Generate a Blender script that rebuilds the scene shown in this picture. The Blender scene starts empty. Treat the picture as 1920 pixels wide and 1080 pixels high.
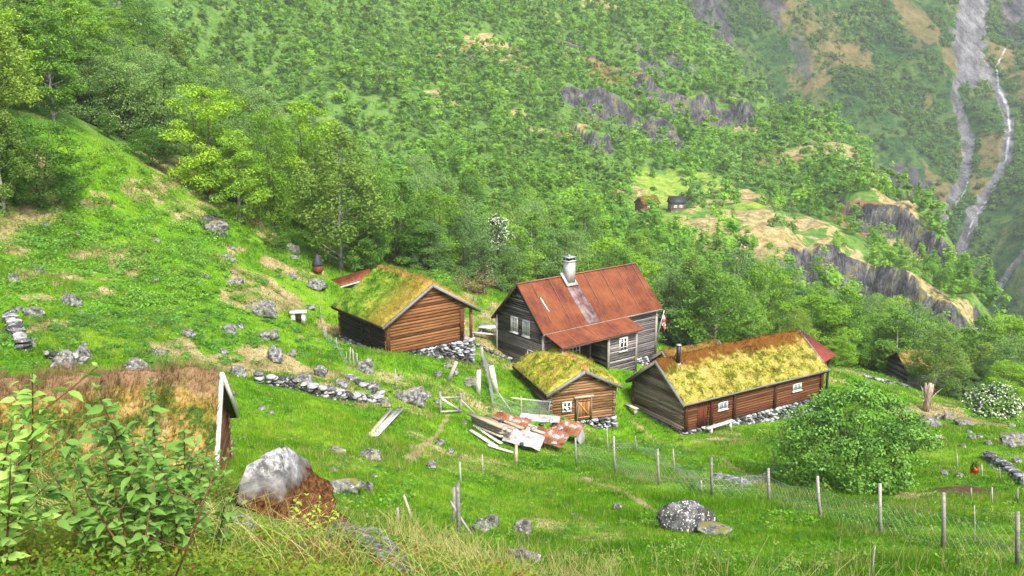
import bpy, math, random
import numpy as np
from mathutils import Vector
rng = np.random.default_rng(7)
random.seed(7)
C = bpy.context.scene.collection
F_PX, CX, CY = 1793.0, 960.0, 540.0
TH = math.radians(13.2); CT, ST = math.cos(TH), math.sin(TH)

# ------------------------------------------------------------------ camera geometry helpers
def ray(px, py):
    u = (px-CX)/F_PX; v = (CY-py)/F_PX
    fac = CT + v*ST
    return u/fac, (v*CT-ST)/fac            # x/Y, z/Y
def at(px, py, Y):
    a, b = ray(px, py); return np.array([a*Y, Y, b*Y])
def pxy(x, y, z):
    """project world to photo pixel (only used to cull what no one can see)"""
    t = y*CT - z*ST; return CX+F_PX*x/t, CY-F_PX*(y*ST+z*CT)/t

# ------------------------------------------------------------------ noise
def _hash(ix, iy, seed):
    h = (ix.astype(np.int64)*374761393 + iy.astype(np.int64)*668265263 + seed*1442695041) & 0xffffffff
    h = ((h ^ (h >> 13))*1274126177) & 0xffffffff
    return ((h ^ (h >> 16)) & 0xffff)/65535.0
def vnoise(x, y, seed=0):
    x = np.asarray(x, float); y = np.asarray(y, float)
    ix = np.floor(x); iy = np.floor(y); fx = x-ix; fy = y-iy
    fx = fx*fx*(3-2*fx); fy = fy*fy*(3-2*fy)
    a = _hash(ix, iy, seed); b = _hash(ix+1, iy, seed); c = _hash(ix, iy+1, seed); d = _hash(ix+1, iy+1, seed)
    return (a+(b-a)*fx)*(1-fy)+(c+(d-c)*fx)*fy
def fbm(x, y, seed=0, oct=4, gain=.5):
    s = 0; a = 1; n = 0
    for o in range(oct):
        s = s + a*(vnoise(x*2**o+o*17.3, y*2**o-o*9.1, seed+o)*2-1); n += a; a *= gain
    return s/n
def sstep(a, b, x):
    t = np.clip((x-a)/(b-a), 0, 1); return t*t*(3-2*t)

# ------------------------------------------------------------------ thin plate spline terrain
class TPS:
    def __init__(self, pts, S=100., lam=1e-4):
        P = np.array(pts, float); self.P = P[:, :2]/S; self.S = S; n = len(P)
        K = self.k(self.P, self.P) + lam*np.eye(n)
        A = np.zeros((n+3, n+3)); A[:n, :n] = K; A[:n, n] = 1; A[:n, n+1:] = self.P
        A[n, :n] = 1; A[n+1:, :n] = self.P.T
        self.w = np.linalg.solve(A, np.concatenate([P[:, 2], np.zeros(3)])); self.n = n
    def k(self, a, b):
        r2 = ((a[:, None, :]-b[None, :, :])**2).sum(-1); return .5*r2*np.log(r2+1e-12)
    def __call__(self, x, y):
        x = np.atleast_1d(np.asarray(x, float)); y = np.atleast_1d(np.asarray(y, float)); sh = x.shape
        q = np.stack([x.ravel(), y.ravel()], 1)/self.S; out = np.empty(len(q))
        for i in range(0, len(q), 20000):
            s = q[i:i+20000]
            out[i:i+20000] = self.k(s, self.P)@self.w[:self.n] + self.w[self.n] + s@self.w[self.n+1:]
        return out.reshape(sh)

CTRL_PX = [  # photo pixel and horizontal distance in metres of points of the ground
 (100,1075,6),(400,1000,10),(550,955,13.5),(740,1078,9.3),(900,1080,15.5),(1200,1075,18.5),(1500,1078,18),(1900,1050,20),(1910,1000,24),
 (1540,968,28.5),(1285,975,27),(1234,905,35),(1080,865,42),(865,1000,22),(760,960,24.5),(960,940,31),(1100,900,38),(1000,860,43),
 (950,805,49),(1200,870,44),(1400,840,50),(1290,818,56),(1500,792,61),(1192,802,57.5),(1165,826,56.8),(1130,824,56.0),(1095,814,55.6),(1150,838,54.6),(1183,768,60.5),(1640,930,36),(1900,920,36),(1826,885,44),
 (1900,850,52),(1735,770,68),(1900,782,70),(1750,742,76),(1650,702,78),(1600,720,69),(1060,803,53),
 (845,775,48),(727,670,56),(632,645,61),(620,690,50.5),(600,735,42),(560,780,36),(600,870,27),(430,900,24),(515,665,48),
 (0,700,34),(0,600,42),(0,480,52),(0,370,62),(160,300,70),(400,500,62),(400,600,52),(300,400,70),(200,650,40),
 (450,430,76),(600,490,81),(640,502,80),(560,600,60),(800,510,84),(870,580,72),(930,645,66),(900,700,57),(1150,692,62.5),
 # middle distance slope
 (1222,410,265),(1300,360,300),(1450,430,250),(1575,568,214),(1500,560,206),(1640,590,212),(1700,622,204),(1815,690,190),(1640,450,262),(1700,468,258),(1400,505,200),(1300,480,205),(1250,450,230),
 (1350,610,150),(1620,655,178),(1480,610,170),(1900,730,150),(1700,690,160),
 (1270,20,520),(1400,160,460),(1560,250,380),(1650,340,320),(1770,548,248),
 (900,100,400),(600,200,300),(200,80,230),(500,0,380),(200,0,280),(900,0,460),(1150,0,500),(900,250,310),(1100,200,370),
 (1200,130,430),(1250,230,400),(750,350,230),(1000,350,270),(900,450,190),(1100,400,230),(500,300,180),(300,200,190),
 (1000,480,160),(1150,480,180),(1400,230,420),(1300,300,350),(1480,330,330),
]
CTRL_W = [  # further ground in world metres
 (0,0,-1.75),(-3,3,-2.4),(3,3,-3.0),(3.5,9,-6.3),(9,12,-8.2),(14,18,-10.6),(0,-8,1.5),(-8,-8,3.5),(10,-6,-1.5),(-9,8,-3.0),(-14,14,-4.2),(-11,24.5,-10.4),(-15,23.5,-9.6),
 (-5,18.5,-8.6),(-8,16,-7.2),(-22,22,-7.0),(-34,40,-5.5),(-44,60,-1.5),(-52,85,2.0),(-26,32,-9.0),(24,14,-11.5),(40,30,-17),(52,50,-25),(62,75,-31),
 (-.6,64.8,-20.15),(2.8,60.9,-21.15),(4.5,58.9,-21.7),(3,58.5,-21.3),(11.5,67.5,-22.3),(8.3,60.6,-22.3),(3,67.5,-20.8),(12,76,-23.6),(5,84,-22.5),(25,84,-27.5),(-8,105,-24),(12,110,-31),(35,110,-37),(60,110,-42),(-30,110,-14),(-60,140,1),
 (95,150,-52),(110,180,-58),(-95,230,22),(-130,330,52),(-60,470,60),(60,600,50),(-10,560,55),(150,520,-10),(150,420,-40),(150,300,-60),
 (-60,30,-1),(-40,10,-1),(-120,100,20),(80,20,-26),(-160,500,95),
]
_cp = [at(*c) for c in CTRL_PX] + [np.array(c, float) for c in CTRL_W]
tps = TPS(_cp)
RIDGE_Y = [150,180,210,250,320,380,460,520,660]
RIDGE_X = [150,120,109,117,123,126,112,90,40]
def ridge_x(Y): return np.interp(Y, RIDGE_Y, RIDGE_X)
# cliffs: top edge polylines (pixel, distance), height, length of the back slope
CLIFFS = []
def cliff(pts, A, L): CLIFFS.append((np.array([at(*p)[:2] for p in pts]), A, L))
cliff([(1470,492,206),(1520,478,212),(1575,462,214),(1640,485,212),(1700,532,206),(1760,575,200),(1815,612,196)], 11, 30)
cliff([(1590,398,262),(1640,388,262),(1700,405,258),(1750,455,250),(1775,492,246)], 9, 26)
cliff([(1190,150,402),(1240,118,404),(1310,120,404),(1380,150,405),(1410,172,402)], 9, 40)
cliff([(1060,195,362),(1130,180,364),(1200,188,366),(1285,215,362)], 9, 40)
cliff([(1110,262,318),(1150,262,320)], 6, 25)
cliff([(1300,478,197),(1380,500,190),(1450,510,188),(1500,530,186),(1600,570,176)], 3.5, 20)
cliff([(1140,352,262),(1175,360,262)], 4, 15)
def _seg_dist(x, y, L):
    """distance from and side of a polyline; positive on the far side; and taper toward its ends"""
    best = np.full(x.shape, 1e9); sd = np.zeros(x.shape); par = np.zeros(x.shape)
    n = len(L)-1
    for i in range(n):
        a, b = L[i], L[i+1]; d = b-a; l2 = (d**2).sum()
        t = ((x-a[0])*d[0]+(y-a[1])*d[1])/l2; tc = np.clip(t, 0, 1)
        dx = x-(a[0]+tc*d[0]); dy = y-(a[1]+tc*d[1]); dist = np.hypot(dx, dy)
        side = np.sign(d[0]*(y-a[1])-d[1]*(x-a[0]))
        m = dist < best; best = np.where(m, dist, best); sd = np.where(m, side, sd); par = np.where(m, (i+np.clip(t, -1, 2))/n, par)
    return best, sd, par
def H(x, y, detail=True):
    x = np.atleast_1d(np.asarray(x, float)); y = np.atleast_1d(np.asarray(y, float))
    h = tps(x, y)
    far = sstep(110, 220, y)
    wob = fbm(x/9, y/9, 31, 4)*4.6
    for L, A, Lb in CLIFFS:
        m = (np.abs(y-L[:, 1].mean()) < 120) & (x > L[:, 0].min()-60) & (x < L[:, 0].max()+60)
        if not m.any(): continue
        d, s, p = _seg_dist(x[m], y[m], L)
        sdv = d*s + wob[m]
        tap = sstep(-.12, .12, p)*sstep(1.12, .88, p)
        h[m] += A*(.62+.7*vnoise(x[m]/8, y[m]/8, 35))*tap*sstep(-1.2, 1.2, sdv)*np.exp(-np.maximum(sdv-2, 0)/Lb)*(1+.25*wob[m]/3)
    rx = ridge_x(y) + fbm(x*0+3, y/22, 5, 3)*5
    over = np.maximum(x-rx, 0)
    h -= over*.95*sstep(150, 200, y)
    if detail:
        near = 1-sstep(90, 160, y)
        h = h + near*(fbm(x/7, y/7, 1, 4)*.40*sstep(12, 30, y) + fbm(x/2.1, y/2.1, 2, 4)*.17)
        h = h + far*(fbm(x/36, y/36, 3, 5)*4.6*sstep(195, 260, y+.6*np.abs(x-30)) + np.abs(fbm(x/11, y/11, 4, 3))*1.3)
    return h
def H1(x, y): return float(H(np.array([x]), np.array([y]))[0])
def ground(px, py, ymin=4, ymax=560):
    """where the sight line through a photo pixel first meets the ground"""
    a, b = ray(px, py); Y = np.exp(np.linspace(math.log(ymin), math.log(ymax), 1400))
    d = H(a*Y, Y)-b*Y; i = np.argmax(d > 0)
    if not (d > 0).any(): i = len(Y)-1
    return np.array([a*Y[i], Y[i], H1(a*Y[i], Y[i])])

# ------------------------------------------------------------------ mesh building
def mesh_obj(name, V, polys, mats=(), parent=None, attrs=None, smooth=False, midx=None):
    """polys: list of int arrays (m,k)"""
    me = bpy.data.meshes.new(name); V = np.asarray(V, np.float32)
    me.vertices.add(len(V)); me.vertices.foreach_set('co', V.ravel())
    polys = [np.asarray(p, np.int32) for p in polys if len(p)]
    nl = sum(p.size for p in polys); npoly = sum(len(p) for p in polys)
    me.loops.add(nl); me.loops.foreach_set('vertex_index', np.concatenate([p.ravel() for p in polys]))
    tot = np.concatenate([np.full(len(p), p.shape[1], np.int32) for p in polys])
    st = np.concatenate([[0], np.cumsum(tot)[:-1]]).astype(np.int32)
    me.polygons.add(npoly); me.polygons.foreach_set('loop_start', st)
    if smooth: me.polygons.foreach_set('use_smooth', np.ones(npoly, bool))
    for m in mats: me.materials.append(m)
    if midx is not None: me.polygons.foreach_set('material_index', np.asarray(midx, np.int32))
    for k, a in (attrs or {}).items():
        a = np.asarray(a, np.float32)
        if a.ndim == 1:
            at_ = me.attributes.new(k, 'FLOAT', 'POINT'); at_.data.foreach_set('value', a)
        else:
            if a.shape[1] == 3: a = np.concatenate([a, np.ones((len(a), 1), np.float32)], 1)
            at_ = me.attributes.new(k, 'FLOAT_COLOR', 'POINT'); at_.data.foreach_set('color', a.ravel())
    me.update(calc_edges=True)
    o = bpy.data.objects.new(name, me); C.objects.link(o)
    if parent: o.parent = parent
    return o

class MB:
    def __init__(s): s.V = []; s.P = {}; s.A = []; s.n = 0; s.M = {}
    def add(s, V, faces, v=None, mat=0):
        V = np.asarray(V, float); s.V.append(V)
        for f in (faces if isinstance(faces, list) else [faces]):
            f = np.asarray(f)
            if f.size == 0: continue
            if f.ndim == 1: f = f[None]
            s.P.setdefault(f.shape[1], []).append(f+s.n); s.M.setdefault(f.shape[1], []).append(np.full(len(f), mat))
        if v is None: v = random.random()
        s.A.append(np.full(len(V), v) if np.isscalar(v) else np.asarray(v)); s.n += len(V)
    def box(s, c, size, yaw=0, R=None, v=None, mat=0, jit=0):
        b = np.array([[x, y, z] for z in (-.5, .5) for y in (-.5, .5) for x in (-.5, .5)])*np.array(size)
        if jit: b = b+rng.normal(0, jit, b.shape)
        if R is None:
            c_, s_ = math.cos(yaw), math.sin(yaw); R = np.array([[c_, -s_, 0], [s_, c_, 0], [0, 0, 1]])
        s.add(b@np.asarray(R).T+np.asarray(c), np.array([[0, 2, 3, 1], [4, 5, 7, 6], [0, 1, 5, 4], [2, 6, 7, 3], [0, 4, 6, 2], [1, 3, 7, 5]]), v, mat)
    def beam(s, p0, p1, w, h, up=(0, 0, 1), v=None, mat=0, jit=0):
        p0 = np.asarray(p0, float); p1 = np.asarray(p1, float); d = p1-p0; L = np.linalg.norm(d); d = d/L
        side = np.cross(d, up); side /= np.linalg.norm(side); u = np.cross(side, d)
        s.box((p0+p1)/2, (L, w, h), R=np.stack([d, side, u], 1), v=v, mat=mat, jit=jit)
    def tube(s, pts, rad, n=6, v=None, cap=True, mat=0, sz=1.0):
        pts = np.asarray(pts, float); m = len(pts); rad = np.broadcast_to(rad, (m,)).astype(float)
        T = np.gradient(pts, axis=0); T /= np.linalg.norm(T, axis=1)[:, None]+1e-9
        ref = np.array([0, 0, 1.]) if abs(T[:, 2]).mean() < .8 else np.array([1., 0, 0])
        S = np.cross(T, ref); S /= np.linalg.norm(S, axis=1)[:, None]+1e-9; U = np.cross(S, T)
        a = np.arange(n)/n*2*math.pi+math.pi/n
        V = pts[:, None]+rad[:, None, None]*(np.cos(a)[None, :, None]*S[:, None]+sz*np.sin(a)[None, :, None]*U[:, None])
        i = np.arange(m-1)[:, None]*n; j = np.arange(n)[None]; k = (j+1) % n
        Q = np.stack([i+j, i+k, i+n+k, i+n+j], -1).reshape(-1, 4)
        fs = [Q[:, ::-1]]
        if cap: fs += [np.arange(n)[None], (np.arange(n)[::-1]+(m-1)*n)[None]]
        s.add(V.reshape(-1, 3), fs, v, mat)
    def build(s, name, mat, parent=None, smooth=False, extra=None):
        mats = mat if isinstance(mat, (list, tuple)) else [mat]
        ks = list(s.P); polys = [np.concatenate(s.P[k]) for k in ks]; mi = np.concatenate([np.concatenate(s.M[k]) for k in ks])
        at_ = {'v': np.concatenate(s.A)}
        if extra: at_.update(extra)
        return mesh_obj(name, np.concatenate(s.V), polys, mats, parent, at_, smooth, mi if len(mats) > 1 else None)

def tag(o, label=None, cat=None, group=None, kind=None):
    if label: o['label'] = label
    if cat: o['category'] = cat
    if group: o['group'] = group
    if kind: o['kind'] = kind
    return o
def empty(name, loc, rz=0, **k):
    o = bpy.data.objects.new(name, None); C.objects.link(o); o.location = [float(c) for c in loc]; o.rotation_euler = (0, 0, rz)
    o.empty_display_size = .3
    return tag(o, **k) if k else o

def ico(sub):
    t = (1+5**.5)/2
    V = [(-1,t,0),(1,t,0),(-1,-t,0),(1,-t,0),(0,-1,t),(0,1,t),(0,-1,-t),(0,1,-t),(t,0,-1),(t,0,1),(-t,0,-1),(-t,0,1)]
    Fc = [(0,11,5),(0,5,1),(0,1,7),(0,7,10),(0,10,11),(1,5,9),(5,11,4),(11,10,2),(10,7,6),(7,1,8),(3,9,4),(3,4,2),(3,2,6),(3,6,8),(3,8,9),(4,9,5),(2,4,11),(6,2,10),(8,6,7),(9,8,1)]
    V = [np.array(v)/np.linalg.norm(v) for v in V]
    for _ in range(sub):
        mid = {}; N = []
        def m(a, b):
            k = (min(a, b), max(a, b))
            if k not in mid:
                p = V[a]+V[b]; V.append(p/np.linalg.norm(p)); mid[k] = len(V)-1
            return mid[k]
        for a, b, c in Fc:
            d, e, f = m(a, b), m(b, c), m(c, a); N += [(a, d, f), (b, e, d), (c, f, e), (d, e, f)]
        Fc = N
    return np.array(V), np.array(Fc)
ICO1 = ico(1); ICO3 = ico(3); ICO4 = ico(4)
def rock_shape(sub, seed, size, rough=.25, planes=7):
    """angular stone: a sphere cut by random planes, then roughened"""
    V, Fc = {1: ICO1, 3: ICO3, 4: ICO4}[sub]; r = np.random.default_rng(seed); V = V.copy()
    for _ in range(planes):
        n = r.normal(size=3); n /= np.linalg.norm(n); d = r.uniform(.45, .8)
        k = V@n; V = V-np.maximum(k-d, 0)[:, None]*n*.92
    if sub > 1:
        s = seed*3.7
        a = fbm(V[:, 0]*2+s+V[:, 2], V[:, 1]*2+V[:, 2]*1.7, seed, 4)
        V = V*(1+rough*a)[:, None]
    return V*np.array(size)/2, Fc

# ------------------------------------------------------------------ materials
def lin(r, g, b):
    f = lambda c: (c/255/12.92 if c/255 <= .04045 else ((c/255+.055)/1.055)**2.4)
    return (f(r), f(g), f(b), 1)
class NT:
    def __init__(s, name, rough=.85, spec=.25):
        s.m = bpy.data.materials.new(name); s.m.use_nodes = True; s.t = s.m.node_tree; s.b = s.t.nodes['Principled BSDF']
        s.b.inputs['Roughness'].default_value = rough; s.b.inputs['Specular IOR Level'].default_value = spec
        s.out = s.t.nodes['Material Output']
    def n(s, ty, **k):
        nd = s.t.nodes.new(ty)
        for a, b in k.items(): setattr(nd, a, b)
        return nd
    def L(s, a, b): s.t.links.new(a, b)
    def attr(s, name): return s.n('ShaderNodeAttribute', attribute_name=name)
    def coord(s, scale=(1, 1, 1), obj=True):
        tc = s.n('ShaderNodeTexCoord'); mp = s.n('ShaderNodeMapping'); mp.inputs['Scale'].default_value = scale
        s.L(tc.outputs['Object'], mp.inputs['Vector']); return mp.outputs['Vector']
    def noise(s, scale, detail=4, rough=.55, vec=None, dist=0):
        nd = s.n('ShaderNodeTexNoise'); nd.inputs['Scale'].default_value = scale; nd.inputs['Detail'].default_value = detail
        nd.inputs['Roughness'].default_value = rough; nd.inputs['Distortion'].default_value = dist
        if vec is not None: s.L(vec, nd.inputs['Vector'])
        return nd.outputs['Fac']
    def ramp(s, fac, stops):
        r = s.n('ShaderNodeValToRGB'); e = r.color_ramp.elements
        while len(e) < len(stops): e.new(.5)
        for el, (p, c) in zip(e, stops):
            el.position = p; el.color = c if len(c) == 4 else (*c, 1)
        s.L(fac, r.inputs[0]); return r.outputs[0]
    def rng_(s, fac, a, b, c=0, d=1, smooth=True):
        r = s.n('ShaderNodeMapRange'); r.interpolation_type = 'SMOOTHSTEP' if smooth else 'LINEAR'
        for i, v in zip(('From Min', 'From Max', 'To Min', 'To Max'), (a, b, c, d)): r.inputs[i].default_value = v
        s.L(fac, r.inputs['Value']); return r.outputs['Result']
    def mix(s, fac, a, b, mode='MIX'):
        m = s.n('ShaderNodeMix', data_type='RGBA', blend_type=mode)
        for sock, val in ((m.inputs[0], fac), (m.inputs[6], a), (m.inputs[7], b)):
            if isinstance(val, (int, float)): sock.default_value = val
            elif isinstance(val, tuple): sock.default_value = val
            else: s.L(val, sock)
        return m.outputs[2]
    def math(s, op, a, b=0.0):
        m = s.n('ShaderNodeMath', operation=op)
        for i, val in enumerate((a, b)):
            if isinstance(val, (int, float)): m.inputs[i].default_value = val
            else: s.L(val, m.inputs[i])
        return m.outputs[0]
    def col(s, c):
        if isinstance(c, tuple): s.b.inputs['Base Color'].default_value = c
        else: s.L(c, s.b.inputs['Base Color'])
    def bump(s, h, strength=.5, dist=.05):
        b = s.n('ShaderNodeBump'); b.inputs['Strength'].default_value = strength; b.inputs['Distance'].default_value = dist
        s.L(h, b.inputs['Height']); s.L(b.outputs[0], s.b.inputs['Normal'])
    def translucent(s, colr, amt):
        tr = s.n('ShaderNodeBsdfTranslucent'); mx = s.n('ShaderNodeMixShader'); mx.inputs[0].default_value = amt
        if isinstance(colr, tuple): tr.inputs[0].default_value = colr
        else: s.L(colr, tr.inputs[0])
        s.L(s.b.outputs[0], mx.inputs[1]); s.L(tr.outputs[0], mx.inputs[2]); s.L(mx.outputs[0], s.out.inputs['Surface'])

def wood(name, c1, c2, c3, axis=0, rough=.8, sc=1.0):
    """long-grained wood; v gives each log or board a tone of its own"""
    m = NT(name, rough, .2); S = [9*sc]*3; S[axis] = .7*sc
    vec = m.coord(tuple(S)); f = m.noise(1.0, 6, .65, vec); g = m.noise(2.2, 4, .6, vec)
    v = m.attr('v').outputs['Fac']
    a = m.math('ADD', m.math('MULTIPLY', f, .9), m.math('MULTIPLY', v, .45))
    c = m.ramp(a, [(.35, c1), (.62, c2), (.95, c3)])
    c = m.mix(m.rng_(g, .58, .72), c, tuple(x*.35 for x in c1[:3])+(1,))
    m.col(c); m.bump(f, .6, .02); return m.m
# ------------------------------------------------------------------ materials of the buildings
M = {}
M['log_warm'] = wood('log_warm', (.032,.012,.006), (.135,.055,.018), (.26,.125,.05))
M['log_warm_y'] = wood('log_warm_crosswise', (.032,.012,.006), (.135,.055,.018), (.26,.125,.05), axis=1)
M['log_tan_y'] = wood('log_tan', (.045,.02,.010), (.20,.105,.046), (.33,.21,.11), axis=1)
M['log_tan_x'] = wood('log_tan_long', (.05,.035,.025), (.16,.11,.07), (.3,.22,.15))
M['log_tar_x'] = wood('tarred_logs', (.006,.005,.005), (.014,.012,.011), (.03,.024,.02))
M['log_red_x'] = wood('log_redbrown', (.035,.010,.004), (.10,.038,.014), (.17,.075,.03))
M['log_grey_y'] = wood('log_greybrown', (.05,.033,.022), (.17,.115,.075), (.33,.26,.2), axis=1)
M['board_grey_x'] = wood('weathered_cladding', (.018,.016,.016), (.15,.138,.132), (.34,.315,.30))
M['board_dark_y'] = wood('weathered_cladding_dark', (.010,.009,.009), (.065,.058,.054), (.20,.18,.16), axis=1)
M['wood_grey'] = wood('silvered_wood', (.13,.12,.11), (.27,.25,.23), (.42,.39,.35))
M['wood_barge'] = wood('weathered_barge_board', (.07,.065,.06), (.165,.155,.15), (.27,.26,.25))
M['wood_dark'] = wood('dark_wood', (.01,.008,.006), (.03,.02,.014), (.06,.04,.03))
M['plank_pale'] = wood('pale_planks', (.34,.30,.24), (.55,.50,.43), (.72,.67,.6))
M['plank_brown'] = wood('brown_planks', (.16,.10,.06), (.34,.24,.16), (.5,.4,.3))
M['door'] = wood('door_wood', (.12,.05,.015), (.30,.14,.05), (.42,.22,.09), axis=2)
def simple(name, c, rough=.6, spec=.4, metal=0, sc=6, var=.25):
    m = NT(name, rough, spec); f = m.noise(sc, 5, .6, m.coord())
    lo = tuple(x*(1-var) for x in c)+(1,); hi = tuple(min(1, x*(1+var)) for x in c)+(1,)
    m.col(m.ramp(f, [(.3, lo), (.7, hi)])); m.b.inputs['Metallic'].default_value = metal; return m.m
M['white'] = simple('white_paint', (.62,.62,.60), .5, .4, var=.06)
M['glass'] = simple('dark_window_glass', (.012,.014,.016), .08, .8)
M['black_metal'] = simple('black_stovepipe', (.012,.012,.013), .45)
M['grey_metal'] = simple('grey_zinc', (.33,.34,.35), .5, .5, .3)
M['concrete'] = simple('chimney_render', (.40,.40,.37), .85, .2, sc=9, var=.18)
M['slate_dark'] = simple('dark_roofing', (.02,.022,.028), .6, .4, var=.4)
M['soil'] = simple('soil_brown', (.09,.05,.035), .95, .1, sc=12, var=.4)
M['red_paint'] = simple('red_paint', (.5,.03,.015), .5)
M['blue_paint'] = simple('navy_cloth', (.01,.02,.10), .7)
M['wire'] = simple('galvanised_wire', (.36,.38,.38), .5, .5, .2)

def rust(name, seam_axis=0):
    m = NT(name, .62, .25); v1 = m.coord((1, 1, 1)); f = m.noise(.55, 6, .6, v1); g = m.noise(4, 6, .65, v1, .6)
    st = m.noise(1.0, 4, .6, m.coord((9, 1.0, 1.0)))
    a = m.math('ADD', m.math('MULTIPLY', f, .6), m.math('ADD', m.math('MULTIPLY', g, .22), m.math('MULTIPLY', st, .25)))
    c = m.ramp(a, [(.38, (.055,.014,.008)), (.50, (.115,.029,.011)), (.60, (.18,.052,.016)), (.74, (.20,.085,.045))])
    c = m.mix(m.rng_(g, .64, .76), c, (.08, .03, .022, 1))
    m.col(c); m.bump(g, .12, .01); return m.m
M['rust'] = rust('rusty_sheet')
def worn():
    m = NT('worn_purple_sheet', .5, .35); v1 = m.coord(); f = m.noise(2.2, 6, .6, v1); c = m.ramp(f, [(.35, (.07,.03,.027)), (.5, (.14,.09,.09)), (.68, (.24,.19,.20))]); m.col(c); return m.m
M['worn'] = worn()
def rust_corr():
    m = NT('rusted_corrugated', .7, .2); v1 = m.coord(); f = m.noise(1.2, 4, .5, v1)
    m.col(m.ramp(f, [(.38, (.5,.46,.44)), (.44, (.26,.12,.075)), (.54, (.20,.075,.03)), (.66, (.10,.04,.022))])); return m.m
M['rust_corr'] = rust_corr()
def white_sheet():
    m = NT('whitened_sheet', .5, .3); f = m.noise(1.8, 6, .6, m.coord())
    m.col(m.ramp(f, [(.36, (.2,.10,.07)), (.45, (.30,.28,.28)), (.7, (.46,.46,.47))])); return m.m
M['white_sheet'] = white_sheet()

def stone_mat(name, base=(.30,.30,.31), lichen=.25, moss=0.0, sc=1.0):
    m = NT(name, .9, .15); v = m.coord(); f = m.noise(3*sc, 7, .65, v); g = m.noise(9*sc, 5, .6, v); h = m.noise(1.6*sc, 4, .6, v); a = m.attr('v').outputs['Fac']
    b0 = tuple(x*.22 for x in base); b1 = tuple(x*.8 for x in base); b2 = tuple(min(.8, x*1.9) for x in base)
    x = m.math('ADD', m.math('MULTIPLY', f, .85), m.math('MULTIPLY', m.math('SUBTRACT', a, .5), .38))
    c = m.ramp(x, [(.33, b0), (.45, b1), (.60, b2)])
    if lichen: c = m.mix(m.math('MULTIPLY', m.rng_(g, .60, .66), lichen*2.2 if lichen < .45 else 1.0), c, (.66, .66, .62, 1))
    if moss:
        geo = m.n('ShaderNodeNewGeometry'); sep = m.n('ShaderNodeSeparateXYZ'); m.L(geo.outputs['Normal'], sep.inputs[0])
        up = m.math('ADD', m.math('MULTIPLY', sep.outputs[2], .35), h); c = m.mix(m.rng_(up, .78-.2*moss, .95-.2*moss), c, (.16, .15, .03, 1))
    m.col(c); m.bump(f, .7, .06); return m.m
M['stone'] = stone_mat('grey_fieldstone', (.19,.19,.19), .3)
M['stone_blue'] = stone_mat('blue_grey_foundation_stone', (.22,.23,.245), .25, sc=.8)
M['boulder'] = stone_mat('mossy_boulder_rock', (.195,.193,.188), .3, .14, 1.5)
def big_boulder():
    m = NT('lichened_boulder', .92, .12); v = m.coord(); f = m.noise(3.2, 8, .68, v); g = m.noise(14, 6, .7, v); h = m.noise(1.9, 5, .6, v, .4)
    sep = m.n('ShaderNodeSeparateXYZ'); tc = m.n('ShaderNodeTexCoord'); m.L(tc.outputs['Object'], sep.inputs[0]); z = sep.outputs[2]
    c = m.ramp(f, [(.28, (.04,.038,.035)), (.45, (.10,.10,.10)), (.6, (.2,.2,.195)), (.75, (.34,.34,.33))])
    hz = m.math('ADD', z, m.math('MULTIPLY', m.math('SUBTRACT', h, .5), 1.5))
    c = m.mix(m.math('MULTIPLY', m.math('MULTIPLY', m.rng_(hz, .62, .88), m.rng_(hz, 1.45, 1.25)), m.rng_(f, .40, .50)), c, m.ramp(g, [(.38, (.12,.12,.115)), (.48, (.27,.27,.265)), (.62, (.44,.44,.43))]))
    c = m.mix(m.rng_(m.math('ADD', z, m.math('MULTIPLY', m.math('SUBTRACT', h, .5), .8)), .62, .42), c, m.ramp(g, [(.36, (.018,.008,.004)), (.48, (.07,.028,.010)), (.58, (.13,.065,.02)), (.7, (.17,.13,.035))]))
    m.col(c); m.bump(f, .8, .06); return m.m
M['big_boulder'] = big_boulder()

def spotted():
    m = NT('white_spotted_rock', .92, .12); v = m.coord(); f = m.noise(4, 8, .7, v); g = m.noise(15, 3, .5, v); sep = m.n('ShaderNodeSeparateXYZ'); m.L(v, sep.inputs[0])
    c = m.ramp(f, [(.36, (.015,.015,.014)), (.5, (.075,.075,.075)), (.64, (.18,.18,.18))]); c = m.mix(m.math('MULTIPLY', m.rng_(g, .60, .64), m.rng_(sep.outputs[2], -.05, .15)), c, (.6, .6, .58, 1)); m.col(c); m.bump(f, .9, .06); return m.m
M['spotted'] = spotted()
def turf_mat(name, stops, sc=1.0, ridge=None, ry=0, rw=.6, side=None):
    """roof turf: patches of moss and grass; ridge/side blend a second growth in along the ridge or one end, where the roof has it"""
    m = NT(name, .95, .08); v = m.coord(); f = m.noise(1.1*sc, 6, .62, v, .3); g = m.noise(6.5*sc, 5, .65, v); a = m.attr('v').outputs['Fac']
    x = m.math('ADD', m.math('MULTIPLY', f, .80), m.math('ADD', m.math('MULTIPLY', g, .42), m.math('MULTIPLY', a, .12))); x = m.math('SUBTRACT', x, .19)
    c = m.ramp(x, stops)
    sep = m.n('ShaderNodeSeparateXYZ'); tc = m.n('ShaderNodeTexCoord'); m.L(tc.outputs['Object'], sep.inputs[0])
    if ridge:
        d = m.math('ABSOLUTE', m.math('SUBTRACT', sep.outputs[1], ry))
        q = m.math('ADD', d, m.math('MULTIPLY', m.math('SUBTRACT', m.noise(2.0, 5, .65, v), .5), 2.8*rw))
        c = m.mix(m.rng_(q, rw*1.3, rw*.4), c, ridge)
    if side:
        x0, x1, colr = side
        q = m.math('ADD', sep.outputs[0], m.math('MULTIPLY', m.math('SUBTRACT', f, .5), 5.0)); c = m.mix(m.math('MULTIPLY', m.rng_(q, x0, x1), .75), c, colr)
    c = m.mix(m.rng_(g, .42, .30), c, (.05, .045, .015, 1))
    m.col(c); m.bump(g, .9, .08); return m.m

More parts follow.
